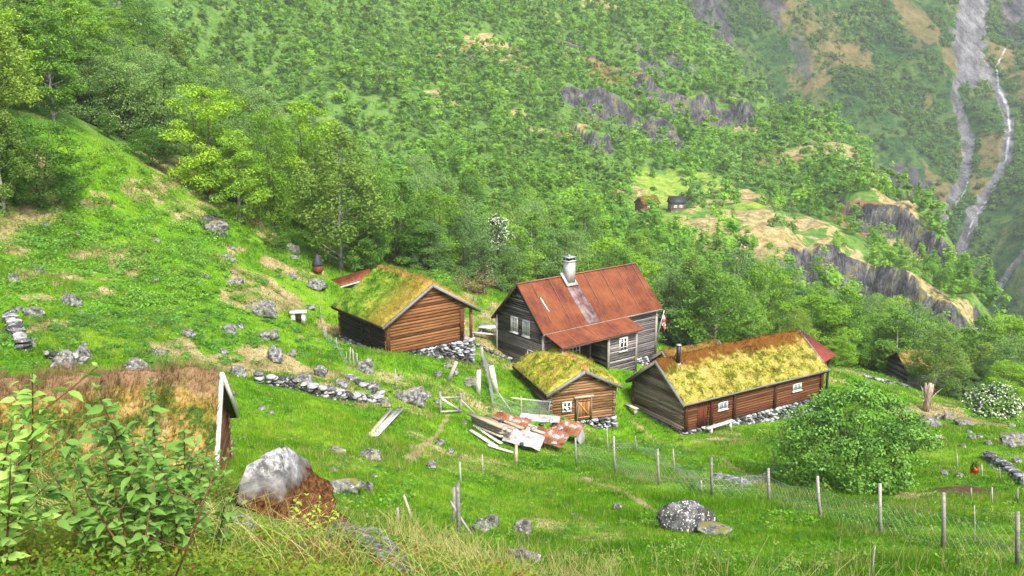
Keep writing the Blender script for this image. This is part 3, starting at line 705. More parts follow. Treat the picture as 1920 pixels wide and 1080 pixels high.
# ================================================================== 4. long cabin
def long_cabin():
    yaw = math.atan2(1.026, 1.64); c, s = math.cos(yaw), math.sin(yaw); oe, og = .32, .4; k = .74
    nc = at(1282, 763, 56); loc = [nc[0]+c*og-s*oe, nc[1]+s*og+c*oe, -22.5]
    L, W = 12.5, 5.0; ze = nc[2]-loc[2]+oe*k+.02; zr = ze+W/2*k
    r = empty('long_cabin', loc, yaw, label='long low red-brown log cabin with tan turf roof and a black stovepipe', cat='cabin')
    FOOT.append((tuple(loc), yaw, 0, L, 0, W)); gl = local_ground(loc, yaw)
    core(r, L, W, -.1, ze, zr, M['wood_dark'])
    log_wall(r, 'wall', 'x', 0, 0, L, 0, ze, M['log_red_x'], .165, holes=((1.0, 1.95, 0, ze-.1),), ext=.1)
    log_wall(r, 'wall', 'x', W, 0, L, 0, ze, M['log_red_x'], .2)
    log_wall(r, 'wall', 'y', 0, 0, W, 0, ze, M['log_grey_y'], .17, zr=zr, ext=.1); log_wall(r, 'wall', 'y', L, 0, W, 0, ze, M['log_grey_y'], .17, zr=zr)
    for x in (.0, 2.15, 4.15, 7.9, L-.05): q = MB(); q.box((x, -.13, ze/2), (.2, .16, ze), v=.05); q.build('wall_post', M['log_red_x'], r)
    q = MB(); [q.box((1.13+i*.165, -.02, .85), (.155, .05, 1.6), v=.2+.3*random.random()) for i in range(5)]; q.build('door', M['door_dark'], r)
    for x, z in ((3.15, 1.12), (10.0, 1.12)): window(r, (x, -.09, z), 'x', -1, .80, .50, 6, 1, .03)
    q = MB(); q.tube([(-.1, .45, ze+1.1-.35), (.15, .45, ze+1.1-.35)], .04)
    turf_roof(r, L, W, ze, zr, M['turf_tan'], og, oe, .24, 8, .13, 100, rough=.11)
    # stovepipe near the left end, beyond the ridge line
    q = MB(); px, py = 1.05, W/2-.55; zb = zr-.55*k+.2
    q.tube([(px, py, zb), (px, py, zb+1.25)], .14, 14); pipe = q.build('stovepipe', M['black_metal'], r, smooth=False)
    q = MB(); q.tube([(px, py, zb+1.25), (px, py, zb+1.33)], .17, 14); q.build('rim', M['grey_metal'], pipe)
    q = MB(); q.tube([(px, py, zb-.1), (px, py, zb+.09)], [.24, .19], 14); q.build('flashing', M['grey_metal'], pipe)
    mb = MB()
    n = 6
    for i in range(n):
        xa, xb = L*i/n, L*(i+1)/n; stones(mb, (xa, .05), (xb, .05), (-.02, -.02), (gl(xa, -.2)-.25, gl(xb, -.2)-.25), th=.55, sz=.36, hs=.17, seed=20+i)
    stones(mb, (0, W), (0, 0), (-.02, -.02), (gl(0, W)-.2, gl(0, 0)-.2), seed=30); stones(mb, (L, 0), (L, W), (-.02, -.02), (gl(L, 0)-.3, gl(L, W)-.3), seed=31, sz=.4)
    mb.build('foundation', M['stone_blue'], r)
    # bench by the door
    be = empty('bench', to_world(loc, yaw, 2.35, -.65, gl(2.3, -.7)), yaw, label='pale plank bench along the wall of the long cabin, right of its door', cat='bench')
    dz = -gl(2.3, -.7)+.12
    q = MB(); q.beam((-1.0, 0, dz), (1.25, .02, dz+.1), .34, .06, v=.8); q.build('seat', M['plank_pale'], be)
    for x in (-.7, .95): q = MB(); q.box((x, 0, dz/2-.06+x*.02), (.09, .28, dz+.1)); q.build('leg', M['plank_pale'], be)
    return r, loc, yaw

M['door_dark'] = wood('door_redbrown', (.05,.012,.005), (.13,.035,.013), (.2,.07,.03), axis=2)
G1, G2, G3 = (.055,.15,.012), (.13,.26,.02), (.26,.36,.045)
M['turf_green'] = turf_mat('green_roof_turf', [(.38, (.035,.10,.008)), (.47, (.10,.21,.014)), (.56, (.20,.27,.03)), (.68, (.33,.24,.05))], side=(3.2, .2, (.30,.20,.04,1)), ridge=(.26, .15, .04, 1), ry=6.35/2, rw=.35)
M['turf_yellow'] = turf_mat('yellow_roof_moss', [(.36, (.05,.12,.010)), (.43, (.19,.24,.02)), (.50, (.38,.35,.05)), (.64, (.36,.25,.07))], 1.4, ridge=(.36, .20, .06, 1), ry=4.05/2, rw=.22)
M['turf_tan'] = turf_mat('tan_roof_moss', [(.37, (.07,.075,.010)), (.45, (.19,.19,.025)), (.53, (.34,.29,.06)), (.66, (.36,.26,.12))], 1.2, ridge=(.13, .055, .010, 1), ry=2.5, rw=.9)
M['turf_brown'] = turf_mat('brown_roof_grass', [(.40, (.05,.095,.014)), (.47, (.17,.15,.03)), (.54, (.31,.20,.06)), (.66, (.38,.32,.14))], 1.3, ridge=(.22, .14, .075, 1), ry=2.4, rw=.6)
M['turf_dark'] = turf_mat('dark_roof_moss', [(.36, (.05,.05,.012)), (.47, (.15,.08,.018)), (.58, (.2,.14,.03)), (.7, (.2,.14,.07))], 1.3)

# ================================================================== 5. cabin and shed behind the long cabin
def behind():
    lc = LC[1]; yaw = LC[2]
    # ridge seen from (1240,655) to (1345,630), roof edge falls left to (1185,705)
    a = at(1240, 657, 66.5)
    W, oe, k, og = 4.2, .3, .72, .3
    c, s = math.cos(yaw), math.sin(yaw); L = 5.0; zb = -22.8
    zr = a[2]-zb-.2; ze = zr-W/2*k
    loc = [a[0]+c*og+s*(W/2), a[1]+s*og-c*(W/2), zb]
    r = empty('turf_cabin', loc, yaw, label='low cabin with dark mossy turf roof just behind the long cabin', cat='cabin')
    FOOT.append((tuple(loc), yaw, 0, L, 0, W)); gl = local_ground(loc, yaw)
    core(r, L, W, -.6, ze, zr, M['wood_dark'])
    log_wall(r, 'wall', 'x', 0, 0, L, -.4, ze, M['log_tan_x'], .2); log_wall(r, 'wall', 'x', W, 0, L, -.4, ze, M['log_tan_x'], .2)
    log_wall(r, 'wall', 'y', 0, 0, W, -.4, ze, M['log_grey_y'], .2, zr=zr); log_wall(r, 'wall', 'y', L, 0, W, -.4, ze, M['log_grey_y'], .2, zr=zr)
    turf_roof(r, L, W, ze, zr, M['turf_dark'], og, oe, .2, 12, .12, 60)
    # red metal shed roof past the far end
    t = at(1512, 622, 68.5); b = at(1568, 668, 65.4)
    A, B_, C_, D_ = at(1503, 619, 69.5), at(1569, 665, 67), at(1541, 682, 64.3), at(1478, 640, 66.5); zg = H1(*B_[:2]); r = empty('rusty_shed', (B_[0], B_[1], zg), 0, label='shed with rust-red metal roof showing past the right end of the long cabin', cat='shed'); o_ = np.array([B_[0], B_[1], zg]); A, B_, C_, D_ = A-o_, B_-o_, C_-o_, D_-o_; q = MB(); dn = np.array([0, 0, .06])
    q.add([A, D_, C_, B_, A-dn, D_-dn, C_-dn, B_-dn], np.array([[0, 1, 2, 3], [7, 6, 5, 4], [1, 5, 6, 2], [2, 6, 7, 3], [3, 7, 4, 0], [0, 4, 5, 1]]), .5); q.build('roof', M['rust_red'], r)
    for f_ in (.25, .75):
        P2 = B_*.8+A*.2 if f_ < .5 else C_*.8+D_*.2; q = MB(); q.box((P2[0], P2[1], P2[2]/2-.6), (.14, .14, P2[2]+1.1)); q.build('post', M['wood_dark'], r)
    for P_, Q_ in ((A*.7+B_*.3, D_*.7+C_*.3),):
        P2, Q2 = P_, Q_; q = MB(); z0 = np.array([P2[0], P2[1], -1.0]); z1 = np.array([Q2[0], Q2[1], -1.0]); up = np.array([0, 0, -.12]); n_ = np.cross(Q2-P2, [0, 0, 1.]); n_ = n_/np.linalg.norm(n_)*.05; q.add([z0, z1, Q2+up, P2+up, z0+n_, z1+n_, Q2+up+n_, P2+up+n_], np.array([[0, 1, 2, 3], [7, 6, 5, 4], [0, 4, 5, 1], [1, 5, 6, 2], [3, 2, 6, 7], [0, 3, 7, 4]]), .5); q.build('wall', M['board_dark_y'], r)
M['rust_red'] = simple('rust_red_sheet', (.17,.03,.016), .6, .3, sc=2, var=.3)

# ================================================================== 6. near left building seen over its roof
def near_barn():
    yaw = math.atan2(.9, 5); c, s = math.cos(yaw), math.sin(yaw); k = .78; W, oe, og = 4.8, .3, .3; L = 12
    a = at(416, 706, 25)           # right end of the ridge
    zb = -11.35; zr = a[2]-zb-.02; ze = zr-W/2*k
    loc = [a[0]-c*(L+og)+s*(W/2), a[1]-s*(L+og)-c*(W/2), zb]
    r = empty('near_barn', loc, yaw, label='barn roof of brown and orange turf with a white edge board, partly behind leafy saplings', cat='barn')
    FOOT.append((tuple(loc), yaw, -1, L, -.2, W))
    core(r, L, W, -.8, ze, zr, M['wood_dark'])
    log_wall(r, 'wall', 'x', 0, 0, L, -.8, ze, M['log_tan_x'], .2); log_wall(r, 'wall', 'x', W, 0, L, -.8, ze, M['log_tan_x'], .2)
    log_wall(r, 'wall', 'y', L, 0, W, -.8, ze, M['log_warm_y'], .2, zr=zr); log_wall(r, 'wall', 'y', 0, 0, W, -.8, ze, M['log_warm_y'], .2, zr=zr)
    turf_roof(r, L, W, ze, zr, M['turf_brown'], og, oe, .3, 21, .3, 260, rough=.09, bw=.009, drift=(.5, 0, 0), barge=.24, wood_m=M['plank_weather'])
    gl = local_ground(loc, yaw); foundation(r, L, W, -.8, gl)
M['plank_weather'] = wood('whitewashed_edge_board', (.36,.32,.28), (.56,.52,.47), (.72,.68,.62), axis=1)

# ================================================================== 7. far farm: two tiny cabins
def far_cabins():
    def mini(px, py, Y, yaw, L, W, hw, hr, roofm, label, wallm='log_warm', flat=False, base=.8):
        p = at(px, py, Y); p[2] = H1(p[0], p[1])-.4
        r = empty('hill_cabin', p, yaw, label=label, cat='cabin'); FOOT.append((tuple(p), yaw, -1, L+1, -9, W+1))
        z0 = base; core(r, L, W, -1.0, z0+hw, z0+hr, M['wood_dark'], .02)
        log_wall(r, 'wall', 'x', 0, 0, L, z0, z0+hw, M[wallm], .3); log_wall(r, 'wall', 'x', W, 0, L, z0, z0+hw, M[wallm], .3)
        log_wall(r, 'wall', 'y', 0, 0, W, z0, z0+hw, M[wallm+'_y' if wallm == 'log_warm' else wallm], .3, zr=z0+hr); log_wall(r, 'wall', 'y', L, 0, W, z0, z0+hw, M[wallm], .3, zr=z0+hr)
        k = (hr-hw)/(W/2)
        for sgn in (-1, 1):
            q = MB(); y1 = W/2+sgn*(W/2+.4); q.beam((L/2, W/2, z0+hr+.12), (L/2, y1, z0+hr-(W/2+.4)*k+.12), L+.9, .22, up=(0, sgn*k, 1), v=.5); q.build('roof', roofm, r)
        mb = MB(); b0 = -1.6
        for p0, p1 in (((0, 0), (L, 0)), ((0, W), (0, 0)), ((L, 0), (L, W))): stones(mb, p0, p1, (z0, z0), (b0, b0), sz=.6, hs=.35, seed=3)
        mb.build('foundation', M['stone'], r)
        for x in (L*.3, L*.7): window(r, (x, -.1, z0+hw*.55), 'x', -1, .8, .8, 2, 2, .1, sill=False)
    mini(1206, 420, 262, math.radians(28), 5.0, 3.8, 2.4, 4.0, M['turf_dark'], 'brown log cabin with mossy roof on the far knoll, left of the slate-roofed one', 'log_redder')
    mini(1258, 404, 274, math.radians(5), 4.0, 3.4, 2.4, 3.9, M['slate_dark'], 'brown log cabin with dark slate roof on the far knoll', 'log_dull')
M['log_redder'] = wood('red_stained_logs', (.07,.02,.01), (.17,.06,.03), (.28,.12,.06)); M['log_dull'] = wood('dull_brown_logs', (.05,.035,.025), (.13,.09,.06), (.22,.16,.12))
# ------------------------------------------------------------------ patches of bare rock, straw and soil (world discs set from where the photo shows them)
# (px, py, half width px, half depth m, kind, strength)
PATCH = []
def patch(px, py, rw, rd, kind, st=1.0, ymin=4):
    g = ground(px, py, ymin); PATCH.append((g[0], g[1], rw*g[1]/F_PX*1.04, rd, kind, st))
for a in [(360,330,40,9,'dry',.9),(300,350,40,10,'dry',.6),(400,420,26,3.5,'rock',.8),(480,530,45,7,'dry',.8),(440,470,35,6,'dry',.6),(520,560,40,5,'dry',.7),
          (330,390,60,8,'dry',.5),(60,400,50,5,'dry',.5),(30,500,30,3,'rock',.4),(560,520,30,4,'dry',.5),
          (20,620,30,3,'rock',.6),(100,680,50,2,'rock',.3),(640,740,60,2.2,'dry',.55),(700,720,50,1.4,'dry',.45),(770,760,40,1.2,'dry',.3),
          (560,950,80,3,'dry',.7),(680,1010,45,3,'dry',.9),(250,930,90,3,'dry',.3),(1000,1020,60,1.5,'rock',.5),(980,1000,60,1.2,'dry',.4),
          (1060,1050,70,1.5,'dry',.5),(1500,930,60,2,'dry',.25),(1330,900,60,1.2,'dry',.4),(1720,790,50,4,'dry',.5),(1800,790,90,3,'dry',.85),(1880,830,50,3,'dry',.6),
          (1870,775,60,3,'dry',.6),(1780,760,60,2,'dry',.5),(1730,830,40,3,'dry',.4),(1650,1000,60,1.5,'dry',.35),(1860,1010,60,2,'dry',.4),(1900,870,40,2,'dry',.4),
          (880,560,30,5,'dry',.6),(900,620,40,3,'dry',.6),(930,590,30,5,'dry',.6),(930,670,40,1.4,'dry',.5),(860,700,60,2,'dry',.1),
          (1260,370,60,20,'meadow',1),(1330,390,80,22,'meadow',1),(1240,440,45,14,'meadow',1),(1290,450,45,22,'meadow',.8),(1300,355,60,14,'meadow',.8),
          (1340,380,60,9,'dry',.5),(1440,440,120,30,'dry',1.15),(1400,460,70,16,'dry',1),(1490,420,70,16,'dry',1),(1530,450,70,12,'dry',1),(1380,500,50,9,'dry',.7),
          (1260,460,60,9,'dry',.5),(1430,400,60,10,'dry',.8),(1470,380,70,16,'dry',.8),(1350,480,50,6,'brown',1),(1370,440,40,8,'brown',.8),
          (1400,250,36,10,'dry',1),(1560,275,70,12,'dry',1),(1620,310,60,14,'dry',1),(1600,340,60,14,'dry',.9),(1660,370,40,14,'dry',.9),(1700,440,50,10,'dry',.4),(1560,330,60,12,'brown',.9),
          (1500,290,40,8,'dry',.7),(1440,310,30,8,'dry',.7),(1610,380,60,8,'brown',1),(1680,480,60,8,'dry',.7),(1740,540,50,6,'dry',.7),(1820,600,30,5,'dry',.6),(1580,530,60,5,'dry',.6),
          (930,95,60,10,'dry',1),(960,120,50,8,'dry',.8),(880,110,30,6,'rock',.8),(835,185,22,7,'dry',1),(820,100,18,7,'dry',.8),(980,215,14,6,'dry',.9),(1015,245,24,5,'dry',.9),(1075,255,22,5,'dry',.9),
          (1060,370,30,7,'dry',.9),(1170,360,36,6,'dry',.9),(1100,100,40,10,'rock',.6),(1260,110,60,12,'rock',.8),(1130,130,40,8,'brown',.9),(1350,180,50,8,'rock',.8),(1190,150,40,10,'brown',.8),
          (1100,215,50,10,'rock',.6),(1230,210,50,10,'rock',.7),(720,150,20,6,'brown',.8),(850,85,30,6,'brown',.7),(1280,60,24,10,'dry',.6),(1040,30,30,6,'dry',.6),(1120,10,30,6,'dry',.6),
          (225,8,34,5,'scree',1.2),(1130,425,20,6,'rock',.9),(1140,380,18,5,'rock',.9),(1110,440,20,5,'brown',.7)]:
    patch(*a)
PATCH.append((*ground(1815, 918)[:2], 2.0, 1.5, 'brown', 0))
# footpaths as world polylines
def wline(pts, ymin=4): return np.array([ground(*p, ymin)[:2] for p in pts])
PATHS = [(wline([(843,778), (828,800), (800,830), (765,862)]), .17, .95), (wline([(1095,895), (1140,912), (1190,935), (1245,965)]), .17, .95),
         (wline([(1185,790), (1215,815), (1270,835), (1340,855), (1400,890), (1440,920)]), .2, .75), (wline([(870,600), (905,650), (950,690), (1000,720)]), .7, .35),
         (wline([(1700,800), (1790,795), (1860,800), (1920,812)]), .5, .5)]
def pdist(x, y, L): return _seg_dist(x, y, L)[0]
def masks(x, y):
    """dry, rock, brown, meadow/scree, path at world points"""
    k = {n: np.zeros(x.shape) for n in ('dry', 'rock', 'brown', 'meadow', 'scree')}
    n1 = fbm(x/4, y/4, 77, 4); n2 = fbm(x/18, y/18, 78, 3)
    nn = np.where(y > 130, n2+n1*1.1, n1)
    for cx, cy, rx, ry, kind, st in PATCH:
        m = (np.abs(x-cx) < rx*2.2) & (np.abs(y-cy) < ry*2.2)
        if not m.any(): continue
        r = np.hypot((x[m]-cx)/rx, (y[m]-cy)/ry)+nn[m]*.9
        k[kind][m] = np.maximum(k[kind][m], st*sstep(1.15, .6, r))
    spot = sstep(.02, .38, fbm(x/2.6, y/4.2, 79, 4)+.35*fbm(x/14, y/14, 80, 2))*(y < 100)*(y > 9)
    k['dry'] = np.maximum(k['dry'], spot*np.where((x < -9) & (y > 34), 1.0, .45))
    p = np.zeros(x.shape); ny = y < 110
    for L, w, st in PATHS: p[ny] = np.maximum(p[ny], st*sstep(w*1.6, w*.4, pdist(x[ny], y[ny], L)+.12*n1[ny]))
    return k, p
EDGE_PX = [-400, 0, 160, 300, 450, 600, 800, 1000, 1250, 1450, 1600, 1750, 1900, 2300]
EDGE_Y = [60, 66, 72, 79, 82, 85, 90, 88, 84, 78, 78, 84, 79, 74]
def edge(x, y):
    """how far past the meadow's edge (positive = in the trees)"""
    px = CX+F_PX*x/np.maximum(y, 1)*.98; return y-np.interp(px, EDGE_PX, EDGE_Y)

# ------------------------------------------------------------------ ground sheet
def terrain():
    nu, nv = 620, 860
    U = np.linspace(-.92, .92, nu); Yv = np.concatenate([np.linspace(-14, 4, 24)[:-1], np.exp(np.linspace(math.log(18), math.log(660+14), nv-23))-14])
    UU, YY = np.meshgrid(U, Yv, indexing='xy'); X = UU*(YY+26)
    Z = H(X, YY); V = np.stack([X, YY, Z], -1).reshape(-1, 3)
    i, j = np.meshgrid(np.arange(nv-1), np.arange(nu-1), indexing='ij'); b = (i*nu+j).ravel()
    Q = np.stack([b, b+1, b+nu+1, b+nu], 1)
    x, y = V[:, 0], V[:, 1]; k, p = masks(x, y)
    # steep faces are bare rock
    gz_y = np.gradient(Z, axis=0)/np.gradient(YY, axis=0); gx = np.gradient(X, axis=1); gz_x = np.gradient(Z, axis=1)/gx
    slope = np.hypot(gz_x, gz_y).ravel(); steep = sstep(1.15, 1.6, slope)*sstep(-40, 20, x)*sstep(120, 150, y)
    rock = np.maximum(k['rock'], steep)
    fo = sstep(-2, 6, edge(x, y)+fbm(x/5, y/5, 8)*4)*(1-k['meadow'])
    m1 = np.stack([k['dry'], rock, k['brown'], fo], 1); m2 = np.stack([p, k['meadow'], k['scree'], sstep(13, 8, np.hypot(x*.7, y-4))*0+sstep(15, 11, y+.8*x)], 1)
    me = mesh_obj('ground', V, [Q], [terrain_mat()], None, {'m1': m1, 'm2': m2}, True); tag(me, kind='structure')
def terrain_mat():
    m = NT('hillside_ground', .95, .08); v = m.coord(); a = m.attr('m1'); b = m.attr('m2')
    s1 = m.n('ShaderNodeSeparateColor'); m.L(a.outputs['Color'], s1.inputs[0]); s2 = m.n('ShaderNodeSeparateColor'); m.L(b.outputs['Color'], s2.inputs[0])
    big = m.noise(.11, 5, .6, v); mid = m.noise(.9, 5, .62, v); fine = m.noise(6, 6, .7, v)
    vf = m.noise(22, 4, .7, v)
    m3 = m.noise(.33, 4, .6, v); x = m.math('ADD', m.math('ADD', m.math('MULTIPLY', big, .30), m.math('MULTIPLY', m3, .27)), m.math('ADD', m.math('MULTIPLY', mid, .25), m.math('MULTIPLY', fine, .2)))
    grass = m.ramp(x, [(.40, GR[0]), (.49, GR[1]), (.57, GR[2]), (.68, GR[3])])
    grass = m.mix(m.rng_(vf, .45, .3), grass, (.03, .08, .008, 1))
    xd = m.math('ADD', m.math('MULTIPLY', mid, .5), m.math('MULTIPLY', fine, .5)); xd = m.math('ADD', xd, m.math('MULTIPLY', m.math('SUBTRACT', m.noise(.35, 4, .6, v), .5), .4))
    dry = m.ramp(xd, [(.34, (.07,.075,.025)), (.43, (.155,.13,.05)), (.51, (.27,.215,.095)), (.64, (.40,.33,.185))])
    rv = m.coord((1, 1, .3)); rf = m.noise(1.3, 8, .78, rv, .5); rf2 = m.noise(.16, 5, .65, v)
    xr = m.math('ADD', m.math('MULTIPLY', rf, .62), m.math('MULTIPLY', rf2, .42))
    rock = m.ramp(xr, [(.38, (.010,.011,.013)), (.47, (.04,.041,.046)), (.55, (.10,.10,.108)), (.64, (.24,.23,.21))])
    brown = m.ramp(xd, [(.3, (.07,.045,.025)), (.5, (.17,.10,.05)), (.65, (.28,.20,.10))])
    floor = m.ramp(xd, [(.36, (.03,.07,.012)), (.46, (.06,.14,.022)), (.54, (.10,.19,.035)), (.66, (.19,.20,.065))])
    scree = m.ramp(xr, [(.3, (.12,.12,.13)), (.5, (.26,.26,.28)), (.7, (.42,.42,.44))])
    meadow = m.ramp(xd, [(.38, (.07,.15,.015)), (.48, (.15,.25,.025)), (.62, (.32,.31,.09))])
    path = m.ramp(xd, [(.3, (.12,.09,.04)), (.5, (.26,.21,.10)), (.7, (.36,.31,.17))])
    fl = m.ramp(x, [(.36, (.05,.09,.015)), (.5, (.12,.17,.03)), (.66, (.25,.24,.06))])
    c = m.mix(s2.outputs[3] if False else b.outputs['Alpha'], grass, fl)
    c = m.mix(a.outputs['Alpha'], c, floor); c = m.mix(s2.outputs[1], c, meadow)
    def soft(mask, w=.5): return m.rng_(m.math('ADD', mask, m.math('MULTIPLY', m.math('SUBTRACT', xd, .5), w*2)), .38, .62)
    c = m.mix(soft(s1.outputs[2]), c, brown); c = m.mix(soft(s1.outputs[0], .95), c, dry); c = m.mix(soft(s1.outputs[1], .6), c, m.mix(m.rng_(m.math('ADD', m.math('MULTIPLY', rf2, .7), m.math('MULTIPLY', mid, .4)), .60, .66), rock, m.mix(.5, floor, brown)))
    c = m.mix(s2.outputs[2], c, scree); c = m.mix(soft(s2.outputs[0], .5), c, path)
    m.col(c)
    h = m.math('ADD', m.math('MULTIPLY', fine, .06), m.math('MULTIPLY', m.math('MULTIPLY', rf, s1.outputs[1]), 1.4)); m.bump(h, .8, 1.0)
    return m.m
GR = [(.035,.11,.005), (.085,.215,.008), (.15,.28,.013), (.27,.31,.045)]

# ------------------------------------------------------------------ far mountain with scree and stream
MPX = [(1280,0,700),(1400,100,680),(1500,250,620),(1600,370,575),(1700,430,550),(1760,500,525),(1870,560,495),(1920,640,460),(1700,200,645),(1700,0,745),(1900,0,765),
       (1900,200,645),(1850,350,580),(1930,450,505),(1840,500,522),(1500,0,720),(1600,100,690),(1790,100,700),(1800,420,548),(2050,300,560),(2100,0,700),(2050,600,450),(1100,0,740),(1700,-200,830),(2100,-200,800),(1200,-150,820),(1560,150,650),(1450,200,660)]
mtps = TPS([at(*c) for c in MPX]+[np.array([380, 420, -125.]), np.array([100, 560, -60.]), np.array([150, 500, -110.])], 300.)
def HM(x, y):
    z = mtps(x, y)
    r = 1-np.abs(fbm(x/70+y/300, y/160, 51, 4)); g = fbm(x/24, y/40, 52, 5)
    z = z+(r-.8)*22+g*5
    return z
def mground(px, py):
    a, b = ray(px, py); Y = np.linspace(400, 1100, 900); d = HM(a*Y, Y)-b*Y; i = np.argmax(d > 0); return np.array([a*Y[i], Y[i], b*Y[i]])
SCREE = []
def sline(pts, ws, kind): SCREE.append((np.array([mground(*p)[:2] for p in pts]), np.array(ws)*640/F_PX*(.62 if kind == 's' else .42), kind))
MP = []
def mountain():
    sline([(1830,-20), (1822,60), (1812,110), (1815,150)], [42, 45, 38, 30], 's'); sline([(1812,110), (1790,170), (1815,260), (1812,320), (1775,400), (1745,455)], [12, 8, 14, 13, 12, 7], 's')
    sline([(1850,120), (1872,170), (1892,230), (1888,300), (1850,360), (1820,420), (1797,492)], [12, 9, 11, 12, 14, 15, 11], 's')
    sline([(1925,470), (1893,505), (1868,548)], [9, 9, 5], 's'); sline([(1790,60), (1830,130), (1850,150)], [20, 20, 10], 's')
    sline([(1892,85), (1868,125), (1873,165), (1890,200), (1894,240), (1886,300)], [3, 2.6, 2.4, 3, 2.6, 2.2], 'w')
    sline([(1815,340), (1790,390), (1760,435)], [1.5, 1.6, 1.2], 'w'); sline([(1885,300), (1845,380), (1815,440)], [1.4, 1.6, 1.5], 'w')
    nx, ny = 620, 520
    X, Y = np.meshgrid(np.linspace(60, 620, nx), np.linspace(410, 900, ny), indexing='ij')
    Z = HM(X, Y); x, y = X.ravel(), Y.ravel()
    i, j = np.meshgrid(np.arange(nx-1), np.arange(ny-1), indexing='ij'); b = (i*ny+j).ravel(); Q = np.stack([b, b+ny, b+ny+1, b+1], 1)
    sm = np.zeros(x.shape); wm = np.zeros(x.shape); nz = fbm(x/7, y/7, 61, 4)*5+fbm(x/2.5, y/2.5, 62, 3)*1.6
    for L, ws, kind in SCREE:
        d, s, p = _seg_dist(x, y, L); w = np.interp(p, np.linspace(0, 1, len(ws)), ws)
        if kind == 's': sm = np.maximum(sm, sstep(w*1.15+1.5, w*.75, d+nz*np.minimum(w/10, 1)))
        else: wm = np.maximum(wm, sstep(w*1.6, w*.9, d+nz*.15))
    dry = np.zeros(x.shape); rock = np.zeros(x.shape); nn = fbm(x/30, y/30, 63, 4)
    for px, py, rw, rd, kind, st in [(1720,40,50,45,'d',.9),(1790,130,25,40,'d',.8),(1780,260,30,40,'d',.9),(1760,350,30,25,'d',.8),(1840,250,30,40,'d',.7),(1900,130,40,50,'d',.8),(1890,60,30,30,'r',.9),
                                 (1500,60,60,30,'d',.6),(1540,110,50,30,'d',.7),(1500,100,40,20,'r',.6),(1600,100,50,20,'d',.7),(1560,50,30,20,'d',.6),(1440,20,30,30,'r',.6),(1300,30,60,40,'r',1),(1350,60,30,30,'r',.6),
                                 (1690,335,50,16,'r',1.2),(1660,345,30,14,'r',1.2),(1900,20,60,30,'r',1),(1700,370,50,14,'d',.8),(1480,170,60,20,'d',.5),(1560,190,60,20,'d',.4),(1820,330,20,40,'d',.7),(1850,400,30,20,'d',.4),(1880,430,30,12,'d',.5),(1790,460,30,20,'d',.5)]:
        g = mground(px, py); r = np.hypot((x-g[0])/(rw*g[1]/F_PX), (y-g[1])/rd)+nn*1.1+fbm(x/6, y/6, 65, 3)*.5; q = st*.85*sstep(1.05, .3, r)
        if kind == 'd': dry = np.maximum(dry, q)
        else: rock = np.maximum(rock, q)
    MP.append((sm, dry, rock, wm, nx, ny))
    Z = Z-1.2*sm.reshape(nx, ny)
    V = np.stack([X, Y, Z], -1).reshape(-1, 3)
    m = NT('mountain_ground', .95, .06); v = m.coord(); A = m.attr('m1'); s1 = m.n('ShaderNodeSeparateColor'); m.L(A.outputs['Color'], s1.inputs[0])
    f = m.noise(.035, 6, .65, v); g = m.noise(.22, 6, .7, v); st = m.noise(.10, 6, .7, m.coord((1.6, .5, .5)))
    x_ = m.math('ADD', m.math('MULTIPLY', f, .5), m.math('MULTIPLY', g, .5))
    green = m.ramp(x_, [(.40, (.009,.028,.010)), (.48, (.022,.07,.015)), (.56, (.07,.115,.028)), (.68, (.17,.14,.06))])
    dryc = m.ramp(x_, [(.38, (.05,.06,.02)), (.48, (.105,.095,.035)), (.60, (.17,.135,.06))]); rk = m.ramp(m.math('ADD', m.math('MULTIPLY', st, .7), m.math('MULTIPLY', g, .3)), [(.38, (.012,.014,.02)), (.5, (.05,.05,.058)), (.64, (.13,.125,.12))])
    g2 = m.noise(1.1, 6, .75, v); sc = m.ramp(m.math('ADD', m.math('MULTIPLY', st, .55), m.math('MULTIPLY', g2, .45)), [(.40, (.035,.035,.04)), (.5, (.11,.11,.118)), (.60, (.22,.22,.23))])
    def soft(mask, w=.6): return m.rng_(m.math('ADD', mask, m.math('MULTIPLY', m.math('SUBTRACT', x_, .5), w*2)), .36, .6)
    c = m.mix(soft(s1.outputs[1]), green, dryc); c = m.mix(soft(s1.outputs[2]), c, rk); c = m.mix(soft(s1.outputs[0], .4), c, sc); c = m.mix(A.outputs['Alpha'], c, (.36, .38, .40, 1))
    m.col(c); m.bump(g, .7, 4)
    o = mesh_obj('mountain', V, [Q], [m.m], None, {'m1': np.stack([sm, dry, rock, wm], 1)}, True); tag(o, kind='structure')
    return x, y, sm, dry, rock

